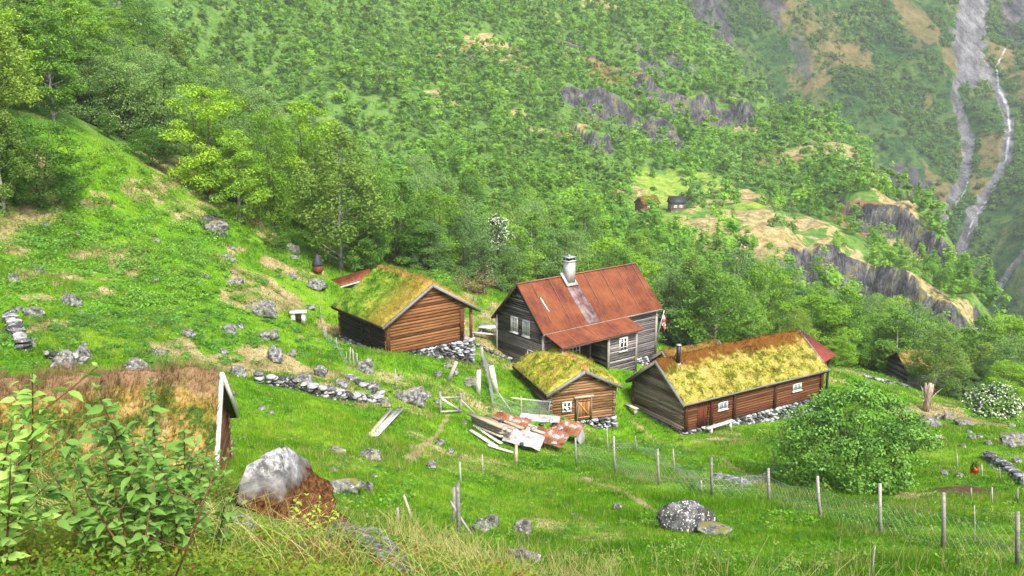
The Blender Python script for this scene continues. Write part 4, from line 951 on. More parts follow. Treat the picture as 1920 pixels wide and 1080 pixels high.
# ------------------------------------------------------------------ foliage
def leaf_mat(name, trans=.35, rough=.6):
    """colour of the leaves from the tree's own tint (attribute), each leaf a little different"""
    m = NT(name, rough, .25); c = m.attr('tint').outputs['Color']; v = m.attr('v').outputs['Fac']
    hsv = m.n('ShaderNodeHueSaturation'); m.L(c, hsv.inputs['Color']); m.L(m.rng_(v, 0, 1, .8, 1.2, False), hsv.inputs['Value'])
    m.L(m.rng_(v, 0, 1, .512, .488, False), hsv.inputs['Hue'])
    m.col(hsv.outputs[0]); m.translucent(m.mix(.35, hsv.outputs[0], (.5, .6, .05, 1), 'MIX'), trans); return m.m
M['leaf_mass'] = leaf_mat('forest_leaves', .5)
def leaf_obj_mat(name, c, c2, trans=.38):
    m = NT(name, .55, .3); v = m.attr('v').outputs['Fac']; oi = m.n('ShaderNodeObjectInfo')
    cc = m.mix(v, tuple(c)+(1,), tuple(c2)+(1,)); hsv = m.n('ShaderNodeHueSaturation'); m.L(cc, hsv.inputs['Color'])
    m.L(m.rng_(oi.outputs['Random'], 0, 1, .76, 1.25, False), hsv.inputs['Value']); m.L(m.rng_(oi.outputs['Random'], 0, 1, .51, .488, False), hsv.inputs['Hue'])
    m.col(hsv.outputs[0]); m.translucent(hsv.outputs[0], trans); return m.m
def bark_mat(name, c1, c2, c3):
    m = NT(name, .9, .15); f = m.noise(2.6, 6, .7, m.coord((3, 3, 1))); m.col(m.ramp(f, [(.36, c1), (.5, c2), (.66, c3)])); return m.m
M['birch_bark'] = bark_mat('birch_bark', (.04,.035,.03), (.27,.25,.22), (.55,.53,.49)); M['alder_bark'] = bark_mat('alder_bark', (.025,.02,.016), (.08,.065,.05), (.17,.15,.12))
M['dead_bark'] = bark_mat('dead_bark', (.10,.07,.05), (.27,.21,.16), (.45,.40,.34))

def cards(P, a, b, r, upbias=.5, out=None):
    """small leaf-shaped faces centred on P"""
    k = len(P); N = r.normal(size=(k, 3)); N[:, 2] = np.abs(N[:, 2])+upbias
    if out is not None: N += out*.8
    N /= np.linalg.norm(N, axis=1)[:, None]; T = np.cross(N, r.normal(size=(k, 3))); T /= np.linalg.norm(T, axis=1)[:, None]; B = np.cross(N, T)
    a = (np.broadcast_to(a, (k,))*r.uniform(.7, 1.3, k))[:, None]; b = (np.broadcast_to(b, (k,))*r.uniform(.7, 1.3, k))[:, None]
    return np.stack([P-T*a, P-B*b, P+T*a, P+B*b], 1).reshape(-1, 3), np.arange(k*4).reshape(-1, 4)
PROFILE = {'birch': ([0, .12, .35, .6, .85, 1], [.25, .7, 1, .88, .5, .08]), 'round': ([0, .15, .4, .7, .9, 1], [.45, .85, 1, .92, .6, .15]),
           'cone': ([0, .1, .3, .6, .85, 1], [.5, 1, .92, .6, .26, .04]), 'bush': ([0, .15, .4, .7, .9, 1], [.8, .98, 1, .85, .5, .1])}
def crown(seed, h, w, base, ncl, nleaf, leaf, shape='birch', flat=.6, clr=.16, shell=.5, lop=.12):
    r = np.random.default_rng(seed); zn = r.beta(1.25, 1.25, ncl); rad = np.interp(zn, *PROFILE[shape])*w/2
    ang = r.uniform(0, 2*math.pi, ncl); rr = rad*np.power(r.uniform(0, 1, ncl), shell)*(1+lop*np.sin(ang*2+seed)+lop*np.sin(ang*3+zn*6))
    Cc = np.stack([np.cos(ang)*rr, np.sin(ang)*rr, base*h+zn*h*(1-base)], 1)
    cs = clr*w*r.uniform(.55, 1.25, ncl)*(.6+.4*np.interp(zn, *PROFILE[shape]))
    wgt = cs**2; idx = r.choice(ncl, nleaf, p=wgt/wgt.sum())
    off = r.normal(size=(nleaf, 3)); nrm = np.linalg.norm(off, axis=1)[:, None]; off = off/nrm*np.power(r.uniform(0, 1, (nleaf, 1)), .45)
    out = off.copy(); off[:, 2] *= flat
    P = Cc[idx]+off*cs[idx][:, None]*1.15
    return P, Cc, cs, out, idx
def tree_mesh(kind, seed, h, w, base, ncl, nleaf, leaf, shape, bark, leafm, lean=.03, thick=.016, stems=1, clr=.16, shell=.5, flat=.6):
    P, Cc, cs, out, idx = crown(seed, h, w, base, ncl, nleaf, leaf, shape, flat, clr, shell); r = np.random.default_rng(seed+99)
    V, Q = cards(P, leaf, leaf*.6, r, .6, out)
    cl = np.repeat(r.uniform(0, 1, ncl)[idx]*.55+r.uniform(0, 1, len(P))*.45, 4)
    cr = mesh_obj('crown', V, [Q], [leafm], None, {'v': cl}, False)
    mb = MB(); tr = []
    for s_ in range(stems):
        a = r.uniform(0, 6.28); sp = 0 if stems == 1 else w*.16
        n = 7; t = np.linspace(0, 1, n); ax = np.stack([np.cos(a)*sp*t+np.cumsum(r.normal(0, lean, n))*h*.12, np.sin(a)*sp*t+np.cumsum(r.normal(0, lean, n))*h*.12, -.4+(h*.9+.4)*t], 1); ax[0, :2] = np.array([np.cos(a), np.sin(a)])*sp*.15
        R = h*thick/math.sqrt(stems)*(1-t*.9)+.008; mb.tube(ax, R, 7, .5); tr.append((ax, R))
    for c in r.choice(ncl, min(ncl, 26 if stems == 1 else 34), replace=False):
        ax, R = tr[r.integers(stems)]; z = min(max(Cc[c, 2]-np.hypot(*Cc[c, :2])*r.uniform(.5, 1.1), base*h*.5), h*.85)
        p0 = np.array([np.interp(z, ax[:, 2], ax[:, q]) for q in range(3)]); rr = np.interp(z, ax[:, 2], R); p1 = Cc[c]
        mid = (p0+p1)/2+np.array([0, 0, -.04*h*r.uniform(0, 1)]); mb.tube([p0, mid, p1], [rr*.5, rr*.32, .008], 4, .4, cap=False)
    tk = mb.build('trunk', bark); C.objects.unlink(cr); C.objects.unlink(tk)
    return (tk.data, cr.data, h)
def place_tree(var, p, h, rot, label, cat='tree', group=None, name='birch_tree', wsc=1.0):
    tk, cr, h0 = var; s = h/h0; e = empty(name, p, rot); e.scale = (s*wsc, s*wsc, s)
    t = bpy.data.objects.new('trunk', tk); c = bpy.data.objects.new('crown', cr)
    for o in (t, c): C.objects.link(o); o.parent = e
    return tag(e, label, cat, group)
# ================================================================== build: setting
terrain(); mx, my, msm, mdry, mrock = mountain()
main_house(); barn(); SC = small_cabin(); LC = long_cabin(); behind(); near_barn(); far_cabins()
def in_foot(x, y, pad=.15):
    m = np.zeros(np.shape(x), bool)
    for loc, yaw, x0, x1, y0, y1 in FOOT:
        c, s = math.cos(yaw), math.sin(yaw); a = (x-loc[0])*c+(y-loc[1])*s; b = -(x-loc[0])*s+(y-loc[1])*c
        m |= (a > x0-pad) & (a < x1+pad) & (b > y0-pad) & (b < y1+pad)
    return m

# ================================================================== trees
COL = {'birch': ((.10,.23,.022), (.23,.41,.05)), 'olive': ((.13,.235,.03), (.27,.39,.06)), 'alder': ((.10,.21,.045), (.23,.37,.105)),
       'lime': ((.15,.32,.012), (.31,.50,.03)), 'dark': ((.05,.14,.014), (.14,.29,.03)), 'fresh': ((.12,.27,.016), (.25,.43,.035)), 'rowan': ((.015,.075,.007), (.15,.33,.035))}
LM = {k: leaf_obj_mat('leaves_'+k, *v, .1 if k == 'rowan' else .42) for k, v in COL.items()}
SPEC = {'birch': ('birch', .10, 'birch_bark', 1, 6.0, .17), 'olive': ('birch', .10, 'birch_bark', 1, 6.4, .15), 'alder': ('round', .06, 'alder_bark', 2, 7.0, .18), 'lime': ('round', .06, 'alder_bark', 2, 6.6, .17),
        'dark': ('round', .05, 'alder_bark', 2, 6.6, .16), 'fresh': ('birch', .06, 'birch_bark', 1, 6.2, .17), 'rowan': ('bush', .03, 'alder_bark', 6, 9, .16)}
VAR = {}
for k_, (shp, base, bk, st, w, clr) in SPEC.items():
    VAR[k_] = [tree_mesh(k_, 100*i+hash_, 11, w*(.9+.2*i/2), base, 75+15*i, 12500, .112 if k_ != 'rowan' else .13, shp, M[bk], LM[k_], stems=st, clr=clr*.82, flat=.62 if k_ != 'olive' else 1.1, shell=.38)
               for i in range(3) for hash_ in [sum(map(ord, k_))]]
NAME = {'birch': 'birch_tree', 'olive': 'birch_tree', 'alder': 'alder_tree', 'lime': 'broadleaf_tree', 'dark': 'alder_tree', 'fresh': 'birch_tree', 'rowan': 'shrub'}
KEY = [  # centre px, distance, top py, crown width px, kind, label
 (22,66,15,150,'olive','pale olive birch rising at the very left edge of the wood'),
 (112,82,-30,150,'birch','tall drooping dark birch behind the round tree on the upper left'),
 (92,63,212,160,'dark','bushy many-stemmed round green tree at the upper edge of the left meadow'),
 (20,60,190,110,'olive','thin brownish green tree left of the bushy round tree'),
 (205,84,95,130,'alder','grey-green alder first in the row above the steep left meadow'),
 (262,85,88,120,'alder','grey-green alder second in the row above the steep left meadow'),
 (325,86,92,120,'alder','grey-green alder third in the row above the steep left meadow'),
 (225,80,225,110,'dark','low dark tree at the foot of the alder row, beside the meadow edge'),
 (300,80,235,100,'dark','low dark bushy tree under the tallest alders of the row'),
 (398,80,150,120,'lime','light yellowish maple-like tree right of the alder row'),
 (455,79,232,110,'fresh','rich green tree in front of the yellow-green ones with bare white stem'),
 (520,84,195,100,'lime','bright yellow-green tree left of the large drooping birch'),
 (590,90,180,110,'lime','pale yellow tree top standing behind the large drooping birch'),
 (640,80,228,175,'olive','large drooping olive birch with dark trunk behind the green turf barn'),
 (700,84,285,100,'birch','green birch pressed against the right side of the drooping birch'),
 (745,88,330,110,'dark','dark green tree right of the drooping birch, above the turf barn'),
 (690,80,400,90,'dark','low dark green bush-like tree behind the ridge of the turf barn'),
 (822,92,345,110,'lime','bright yellow-green round tree between barn and white-flowering tree'),
 (800,88,410,130,'alder','pale grey-green tree behind the barn, below the bright round one'),
 (868,92,400,90,'alder','rounded grey-green tree left below the white blossoming tree'),
 (948,91,440,66,'alder','small grey-green tree just below the white blossoming tree'),
 (972,92,418,85,'birch','upright dark green birch left of the farmhouse chimney'),
 (1150,98,440,130,'lime','yellow-green tree top above the rusty roof, right of the chimney'),
 (1085,105,430,90,'alder','grey-green tree top over the farmhouse ridge'),
 (1280,92,525,130,'alder','soft grey-green willow just right of the farmhouse flag'),
 (1350,94,520,150,'alder','wide silvery green willow behind the dark turf cabin'),
 (1440,96,488,120,'lime','round bright green tree standing clear in front of the bare cliff'),
 (1540,84,548,170,'lime','bright green tree with layered boughs behind the long cabin end'),
 (1590,80,625,110,'fresh','fresh green tree low beside the rust red shed roof'),
 (1655,92,580,90,'dark','dark green tree in the shaded gap right of the long cabin'),
 (1697,88,575,95,'birch','dome-topped green birch above the half-hidden shed on the right'),
 (1775,80,612,100,'olive','thin yellowish birch at the right meadow edge, in front of the hidden shed'),
 (1805,84,640,80,'olive','slender pale green birch right of the hidden shed'),
 (1830,80,690,60,'alder','small dark oval tree behind the dead trunk'),
 (1862,88,640,110,'olive','greyish brown-green tree mass near the right edge'),
 (1915,80,672,80,'lime','lime-yellow tree cut by the right edge above the white-flowering bush'),
 (520,76,420,50,'dark','small dark bush on the grass below the wood edge'),
]
key_xy = []
for i, (px, Y, top, wpx, kd, lab) in enumerate(KEY):
    p = at(px, 500, Y); z = H1(p[0], Y); zt = at(px, top, Y)[2]; h = max(zt-z, 2)*.98
    tkc = VAR[kd][i % 3]; w0 = {'birch': 6, 'olive': 6.4, 'alder': 7, 'lime': 6.6, 'dark': 6.6, 'fresh': 6.2}[kd]*(.9+.1*(i % 3))*h/11
    wsc = min(1.6, max(.6, wpx*Y/F_PX/w0*1.05)); place_tree(tkc, (p[0], Y, z-.1), h, i*2.1, lab, 'tree', None, NAME[kd], wsc); key_xy.append((p[0], Y))
key_xy = np.array(key_xy+[(at(934, 500, 98)[0], 98.)])
# the rest of the wood, one candidate per cell of a jittered grid
def forest_points():
    out = []; y = 62.
    while y < 640:
        sp = 4.2 if y < 130 else (4.3 if y < 260 else 4.9); xm = .66*y+8
        xs = np.arange(-xm, xm, sp); xs = xs+rng.uniform(-.45, .45, len(xs))*sp; ys = y+rng.uniform(-.45, .45, len(xs))*sp
        out.append(np.stack([xs, ys], 1)); y += sp
    P = np.concatenate(out); x, y = P[:, 0], P[:, 1]; e = edge(x, y); k, p = masks(x, y)
    gap = fbm(x/14, y/14, 90, 3); d = np.hypot(x[:, None]-key_xy[:, 0], y[:, None]-key_xy[:, 1]).min(1)
    L = H(x+.8, y, False)-H(x-.8, y, False); Fv = H(x, y+.8, False)-H(x, y-.8, False); steep = np.hypot(L, Fv)/1.6
    clear = np.maximum.reduce([k['dry']*1.1, k['rock']*1.2, k['meadow']*1.1, k['scree'], k['brown']*.75])
    keep = (e > 2.0) & (d > 3.0) & (x < ridge_x(y)+6) & (clear < rng.uniform(.35, 1.15, len(x))) & (steep < 1.25) & (gap > -.9+.22*(y > 150)*rng.uniform(0, 1.5, len(x))) & ~in_foot(x, y, 3)
    # knoll around the far farm stays thinly wooded
    kn = np.hypot((x-58)/32, (y-240)/34) < 1; keep &= ~kn | (rng.uniform(0, 1, len(x)) < .15)
    keep &= ~((np.abs(x/y-.158) < .030) & (y > 218) & (y < 285))
    for Lc, A_, Lb_ in CLIFFS:
        dc, sc_, pc = _seg_dist(x, y, Lc); sd_ = dc*sc_; keep &= ~((sd_ > -A_*1.3) & (sd_ < 2) & (pc > -.04) & (pc < 1.04) & (rng.uniform(0, 1, len(x)) < .93))
    x, y = x[keep], y[keep]; z = H(x, y)
    h = np.where(y < 140, rng.uniform(5.5, 10.5, len(x)), rng.uniform(5.2, 9.0, len(x))+4.5*rng.uniform(0, 1, len(x))**2.5)*np.where(np.hypot((x-62)/45, (y-235)/42) < 1, .72, 1.)
    # trees no sight line can reach are left out
    t = np.linspace(.15, .97, 40); vis = np.ones(len(x), bool)
    gx = x[:, None]*t; gy = y[:, None]*t; vis = (H(gx, gy, False) < (z+h)[:, None]*t+.3).all(1)
    return x[vis], y[vis], z[vis], h[vis]
fx, fy, fz, fh = forest_points(); print('TREES', len(fx))
px_, py_ = pxy(fx, fy, fz+fh); inside = (px_ > -40) & (px_ < 1960) & (py_ > -60)
app = np.where(inside, fh/fy, 0); order = np.argsort(-app)
NIND = 300-len(KEY)-14; ind = order[:NIND]; rest = np.setdiff1d(np.arange(len(fx)), ind)
def zone(x, y):
    px = CX+F_PX*x/y
    if px < 460: return 'on the wooded slope above the left meadow'
    if px < 900: return 'in the wood behind the turf-roofed barn'
    if px < 1250: return 'in the wood behind the rusty-roofed farmhouse'
    if px < 1560: return 'in the hollow between the long cabin and the cliffs'
    return 'in the wood on the right below the cliffs'
WORDS = {'birch': 'green birch', 'olive': 'olive-toned birch', 'alder': 'grey-green alder', 'lime': 'yellow-green broadleaf tree', 'dark': 'dark green alder', 'fresh': 'fresh bright green birch'}
kinds = ['birch', 'olive', 'alder', 'lime', 'dark', 'fresh']
for n_, i in enumerate(ind):
    grove = vnoise(fx[i]/16, fy[i]/16, 44); kd = kinds[int(rng.choice(6, p=[.26, .12, .27, .05+.09*(grove > .6), .13, .17-.09*(grove > .6)]))]
    place_tree(VAR[kd][n_ % 3], (fx[i], fy[i], fz[i]-.15), fh[i], rng.uniform(0, 6.28), f'{WORDS[kd]} {zone(fx[i], fy[i])}', 'tree', f'{WORDS[kd]}s {zone(fx[i], fy[i])}', NAME[kd], rng.uniform(.85, 1.25))
# far trees: one mass
def mass(name, x, y, z, h, lods, tints, mat, wfac=.58, seed=0, shapes=('birch', 'round', 'birch', 'cone')):
    r = np.random.default_rng(seed); Vs, Ts, vs, trunks = [], [], [], MB()
    protos = {}
    for li, (ymax, nl, leaf, ncl) in enumerate(lods):
        protos[li] = []
        for s in range(8):
            P, Cc, cs, out, idx = crown(1000+s+li*50, 1.0, wfac, .04, ncl, nl, leaf, shapes[s % len(shapes)], .95, .19, .5); o2 = P-np.array([0, 0, .42]); o2 /= np.linalg.norm(o2, axis=1)[:, None]+1e-6; out = o2+out*.35
            V, Q = cards(P, leaf, leaf*.72, r, .9, out*1.6); protos[li].append((V, np.repeat(r.uniform(0, 1, ncl)[idx]*.5+r.uniform(0, 1, len(P))*.5, 4)))
    for i in range(len(x)):
        li = next(k for k, l in enumerate(lods) if y[i] < l[0]); V, v = protos[li][r.integers(8)]; a = r.uniform(0, 6.28); c, s = math.cos(a), math.sin(a); ws = r.uniform(.85, 1.25)*h[i]
        Vs.append(np.stack([(V[:, 0]*c-V[:, 1]*s)*ws+x[i], (V[:, 0]*s+V[:, 1]*c)*ws+y[i], V[:, 2]*h[i]+z[i]-.1], 1).astype(np.float32)); vs.append(v)
        t = tints[r.choice(len(tints))] if not callable(tints) else tints(x[i], y[i], r); t = np.array(t)*[1.02, 1.02, .8]*r.uniform(.86, 1.14)*(.80+.35*vnoise(x[i]/15, y[i]/22, 47)); Ts.append(np.broadcast_to(t.astype(np.float32), (len(V), 3)))
    V = np.concatenate(Vs); Q = np.arange(len(V)).reshape(-1, 4)
    o = mesh_obj(name, V, [Q], [mat], None, {'v': np.concatenate(vs), 'tint': np.concatenate(Ts)}, False); return tag(o, kind='stuff')
def tints(x, y, r):
    g = vnoise(x/26, y/26, 45); base = [(.17,.38,.05), (.14,.33,.05), (.21,.43,.055), (.17,.34,.07), (.24,.46,.055), (.12,.28,.05)]
    if CX+F_PX*x/y < 700 and y < 260 or g > .66: base = [(.20,.36,.115), (.17,.33,.095), (.24,.41,.13), (.15,.33,.06)]
    return base[r.integers(len(base))]
mass('forest', fx[rest], fy[rest], fz[rest], fh[rest], [(160, 900, .027, 22), (250, 520, .036, 14), (900, 330, .043, 10)], tints, M['leaf_mass'], .56, 3)
# shrubs of the far mountain
sel = rng.choice(len(mx), 60000, replace=False); qx = mx[sel]+rng.uniform(-.5, .5, len(sel)); qy = my[sel]+rng.uniform(-.5, .5, len(sel))
cl = np.clip(msm[sel]*1.5+mdry[sel]*.85+mrock[sel]*.85, 0, 1); nz = fbm(qx/30, qy/30, 71, 4)
kp = (cl < rng.uniform(.05, .75, len(sel))) & (nz > -.22+rng.uniform(-.2, .2, len(sel))) & (qx > .14*qy) & (qx < .62*qy)
qx, qy = qx[kp][:12000], qy[kp][:12000]; qz = HM(qx, qy)
mass('mountain_shrubs', qx, qy, qz, rng.uniform(2.6, 5.2, len(qx)), [(9999, 52, .14, 9)], [(.045,.14,.03), (.06,.17,.03), (.07,.20,.03), (.04,.11,.03), (.09,.21,.035)], M['leaf_mass'], 1.0, 4, ('round', 'bush'))

# single-standing special trees and shrubs
def blossom(px, Y, top, wpx, lab, seed, n=5200, fr=.5, bs=.085):
    p = at(px, 500, Y); z = H1(p[0], Y); h = at(px, top, Y)[2]-z; w = wpx*Y/F_PX
    e = empty('flowering_bush', (p[0], Y, z-.1), 0, label=lab, cat='flowering tree'); P, Cc, cs, out, idx = crown(seed, h, w, .03, 60, n, .1, 'bush', .7, .17, .35); r = np.random.default_rng(seed)
    V, Q = cards(P, .13, .09, r, .5, out); mesh_obj('crown', V, [Q], [LM['dark']], e, {'v': np.repeat(r.uniform(0, 1, len(P)), 4)})
    k = r.choice(len(P), int(n*fr)); V, Q = cards(P[k]+out[k]*.16, bs, bs*.85, r, 1.0, out[k]); mesh_obj('blossom', V, [Q], [M['petal']], e, {'v': np.repeat(r.uniform(0, 1, len(k)), 4)})
    mb = MB(); [mb.tube([(0, 0, -.3), tuple(c*.5+np.array([0, 0, .1])), tuple(c)], [.09, .05, .02], 5) for c in Cc[:14]]; mb.build('trunk', M['alder_bark'], e)
mp = NT('white_petals', .7, .2); mp.col((.78, .80, .70, 1)); mp.translucent((.7, .72, .6, 1), .35); M['petal'] = mp.m
blossom(934, 98, 403, 66, 'tree in full white blossom above the turf barn, among green trees', 5, 5500, .8, .10); blossom(1895, 71, 722, 96, 'big round bush covered in white flowers at the right edge', 6, 7000)
blossom(1222, 270, 362, 22, 'small white-flowering tree behind the far brown cabins', 7, 900)
# big rowan shrub in front of the long cabin
p = at(1632, 500, 38.5); z = H1(p[0], p[1]); h = at(1620, 728, 38.5)[2]-z
big = tree_mesh('rowan', 77, 5.4, 7.5, .05, 230, 24000, .085, 'bush', M['alder_bark'], LM['rowan'], stems=7, thick=.013, clr=.082, shell=.30, flat=.55)
place_tree(big, (p[0], p[1], z-.05), h, .4, 'large dense green shrub beside the end of the long cabin', 'shrub', None, 'large_shrub', 1.0)
# bare budding shrub left of the farmhouse
def bare(px, Y, top, wpx, lab, name, leafm, nleaf, bark, seed, nst=12, cat='shrub'):
    p = at(px, 500, Y); z = H1(p[0], Y); h = at(px, top, Y)[2]-z; w = wpx*Y/F_PX; r = np.random.default_rng(seed); e = empty(name, (p[0], Y, z-.05), 0, label=lab, cat=cat); mb = MB(); tips = []
    for i in range(nst):
        a = r.uniform(0, 6.28); q = np.array([0, 0, -.1]); d = np.array([math.cos(a)*w/2/h, math.sin(a)*w/2/h, 1])*r.uniform(.5, 1); pts = [q]
        for k in range(5): q = q+d*h/5+r.normal(0, .05*h, 3)*[1, 1, .3]; pts.append(q)
        mb.tube(pts, np.linspace(.045, .012, 6)*max(h/3, .6), 5, cap=False)
        for j in range(14):
            k = r.integers(1, 6); b = pts[k]+r.normal(0, h*.16, 3); mb.tube([pts[k], (pts[k]+b)/2+[0, 0, .05], b], [.02, .013, .006], 4, cap=False); tips += [b, (b+pts[k])/2]
    mb.build('trunk', M[bark], e)
    if nleaf: T = np.array(tips)[r.integers(0, len(tips), nleaf)]+r.normal(0, h*.05, (nleaf, 3)); V, Q = cards(T, .06, .04, r); mesh_obj('crown', V, [Q], [leafm], e, {'v': np.repeat(r.uniform(0, 1, nleaf), 4)})
bud = leaf_obj_mat('brown_buds', (.17,.13,.05), (.34,.27,.11)); bare(893, 79, 512, 85, 'brownish budding shrub between turf barn and farmhouse', 'budding_shrub', bud, 2600, 'alder_bark', 3, 16)
# dead pollard trunk and stump on the right
def dead_tree():
    g = ground(1736, 772); Y = g[1]; h = at(1736, 718, Y)[2]-g[2]; e = empty('dead_tree', g, 0, label='grey dead trunk with broken branch stubs on the right-hand meadow', cat='dead tree'); mb = MB(); r = np.random.default_rng(2)
    mb.tube([(-.02, 0, -.2), (.02, 0, .5*h), (.08, 0, .75*h), (.1, 0, h)], [.26, .21, .24, .10], 9, .5); mb.tube([(.0, 0, .4*h), (.25, 0, .7*h), (.38, .1, .95*h)], [.18, .15, .07], 8); mb.tube([(0, 0, .5*h), (-.15, .1, .8*h), (-.2, .1, .98*h)], [.2, .18, .07], 8)
    mb.build('trunk', M['dead_bark'], e)
    for a, b, c in ((-.9, .75, .03), (-.55, .9, .05), (.8, .7, .06), (1.1, .8, .03), (-.8, .5, .04)):
        q = MB(); q.tube([(a*.15, 0, h*.42), (a*.6, .1, h*(b-.2)), (a, .1, h*b)], [c*1.6, c, .015], 6); q.build('branch', M['dead_bark'], e)
    g = ground(1772, 788); e = empty('tree_stump', g, 0, label='short dark stump with a fallen limb, right of the dead trunk', cat='stump'); mb = MB(); mb.tube([(0, 0, -.1), (.0, 0, .5), (-.06, 0, .75)], [.17, .13, .1], 8); mb.build('stump', M['dead_bark'], e)
    q = MB(); q.tube([(-1.2, -.2, .1), (-.7, 0, .5), (-.1, 0, .45)], [.04, .06, .05], 6); q.build('limb', M['dead_bark'], e)
dead_tree()

# ================================================================== rocks
def rock(px, py, wpx, hpx, label, seed, mat='boulder', name='boulder', depth=.8, sub=3, rough=.34, group=None, sink=.22, ymin=4, z_off=0):
    g = ground(px, py, ymin); t = g[1]/(CT+(CY-py)/F_PX*ST); w = wpx*t/F_PX; h = hpx*t/F_PX*1.05
    V, Fc = rock_shape(sub, seed, (w*1.08, w*depth, h*1.5), rough); V = V[:]; V[:, 2] += h*(.5-sink)+z_off
    mb = MB(); mb.add(V, Fc, .5); o = mb.build(name, M[mat], None, smooth=sub >= 4); o.location = g+np.array([0, w*depth*.3, 0]); o.rotation_euler = (0, 0, random.uniform(-.3, .3))
    return tag(o, label, 'rock', group)
ROCKS = [(514,680,38,28,'pale rounded boulder on the slope left of the tarred barn wall',1),(775,762,64,38,'large slanting grey boulder left of the small garden gate',2),
 (445,706,30,24,'grey boulder at the left end of the tumbled stone wall',3),(566,722,36,26,'grey boulder on top of the tumbled stone wall',4),(600,708,32,20,'mossy boulder right above the tumbled stone wall',5),
 (112,692,46,34,'brown-grey boulder below the low wall remains on the far left',6),(152,676,34,24,'white-topped block at the right end of the low wall remains',7),(258,698,40,26,'blocky grey rock just above the brown turf roof',8),
 (488,594,56,30,'long pale split rock on the slope, left of the white box',9),(500,638,40,18,'low dark grey rock between split rock and rounded boulder',10),(440,535,36,16,'flat grey rock in the dry grass of the upper slope',11),
 (404,440,50,24,'straw-coloured outcrop high on the slope below the wood',12),(428,490,30,14,'dark low rock under the straw-coloured outcrop',13),(548,475,34,20,'grey rock in green grass below the wood edge',14),
 (132,573,40,22,'mossy brown rock alone in the left meadow',15),(350,632,28,18,'small pale rock in the middle of the left slope',16),(430,628,30,18,'brown speckled rock in the lush leaves of the slope',17),(300,670,34,14,'flat brownish stone above the brown turf roof',18),
 (1288,998,92,48,'rounded boulder with white lichen spots on the front meadow',19),(648,930,70,30,'flat layered rock in the grass right of the big lichened boulder',20),(692,925,16,22,'small white upright stone at the end of the layered rock',21),
 (627,852,40,12,'pale low slab in the mid meadow',22),(694,862,44,16,'low cluster-like flat stone in the mid meadow',23),(905,1000,36,26,'dark blue-grey rock beside the crossed stakes',24),(925,990,30,24,'angular grey rock behind the dark blue-grey one',25),
 (985,1000,40,24,'pale brown rock right of the crossed stakes',26),(1158,958,26,14,'small grey stone left of the footpath in the front meadow',27),(1900,838,60,28,'dark grey boulder at the right edge of the terrace',28),
 (1815,800,50,14,'long pale slab in the dry grass on the right',29),(1745,800,44,14,'pale slab below the dead trunk',30),(1760,826,30,12,'small grey slab among dry patches on the right',31),(1700,772,30,10,'low grey slab uphill of the large shrub',32),
 (1782,788,36,12,'grey outcrop strip near the stump',33),(885,720,30,10,'grey stone lying near the leaning plank',34),(836,690,22,8,'pale stone in the grass below the barn corner',35),(908,690,26,12,'pale grey stone between path and white planks',36),
 (640,728,30,18,'stone block at the foot of the twin stakes',37),(686,700,44,26,'heap-like grey boulder by the barn corner',38),(700,732,34,16,'light stone on the tan hump',39),(720,764,30,12,'small flat rock by the white planks',40),
 (60,595,40,18,'grey rock at the far left, high on the slope',41),(20,530,30,20,'light grey rock near the left edge of the slope',42),(590,545,36,20,'pale stones outcrop left of the black-hooded stove',43),(545,668,24,12,'low speckled stone near the lush leaf patch',44),
 (30,640,28,22,'light block in the ruined wall on the left edge',45),(980,1058,60,24,'half-buried pale slab at the bottom centre',46),(1352,1005,84,9,'thin low ledge running right from the lichen-spotted boulder',47),(1078,972,16,8,'tiny white stone in the front meadow',48)]
for r_ in ROCKS: rock(*r_[:4], r_[4], r_[5], 'spotted' if r_[5] == 19 else 'boulder', sink=.12 if r_[5] == 19 else .3)
def small_stones():
    n = 0; r = np.random.default_rng(12); labs = ['small grey stone half sunk in the left slope', 'small pale stone half sunk in the meadow below the barn', 'small flat stone in the dry grass of the right-hand meadow']
    zones = [((10, 620), (400, 680), 34, 0), ((430, 900), (700, 900), 22, 1), ((1690, 1915), (775, 900), 20, 2)]
    for (xa, xb), (ya, yb), cnt, li in zones:
        k = 0
        while k < cnt:
            px, py = r.uniform(xa, xb), r.uniform(ya, yb)
            if li == 0 and py < 330+.25*px: continue
            g = ground(px, py)
            if in_foot(g[0], g[1], .6) or edge(g[0], g[1]) > -2: continue
            w = r.uniform(8, 20); rock(px, py, w, w*r.uniform(.35, .7), labs[li], 800+n, 'stone' if r.uniform() < .5 else 'boulder', 'field_stone', .9, group=['small stones on the left slope', 'small stones in the meadow below the barn', 'small stones in the right-hand meadow'][li], sink=.3); k += 1; n += 1
small_stones()
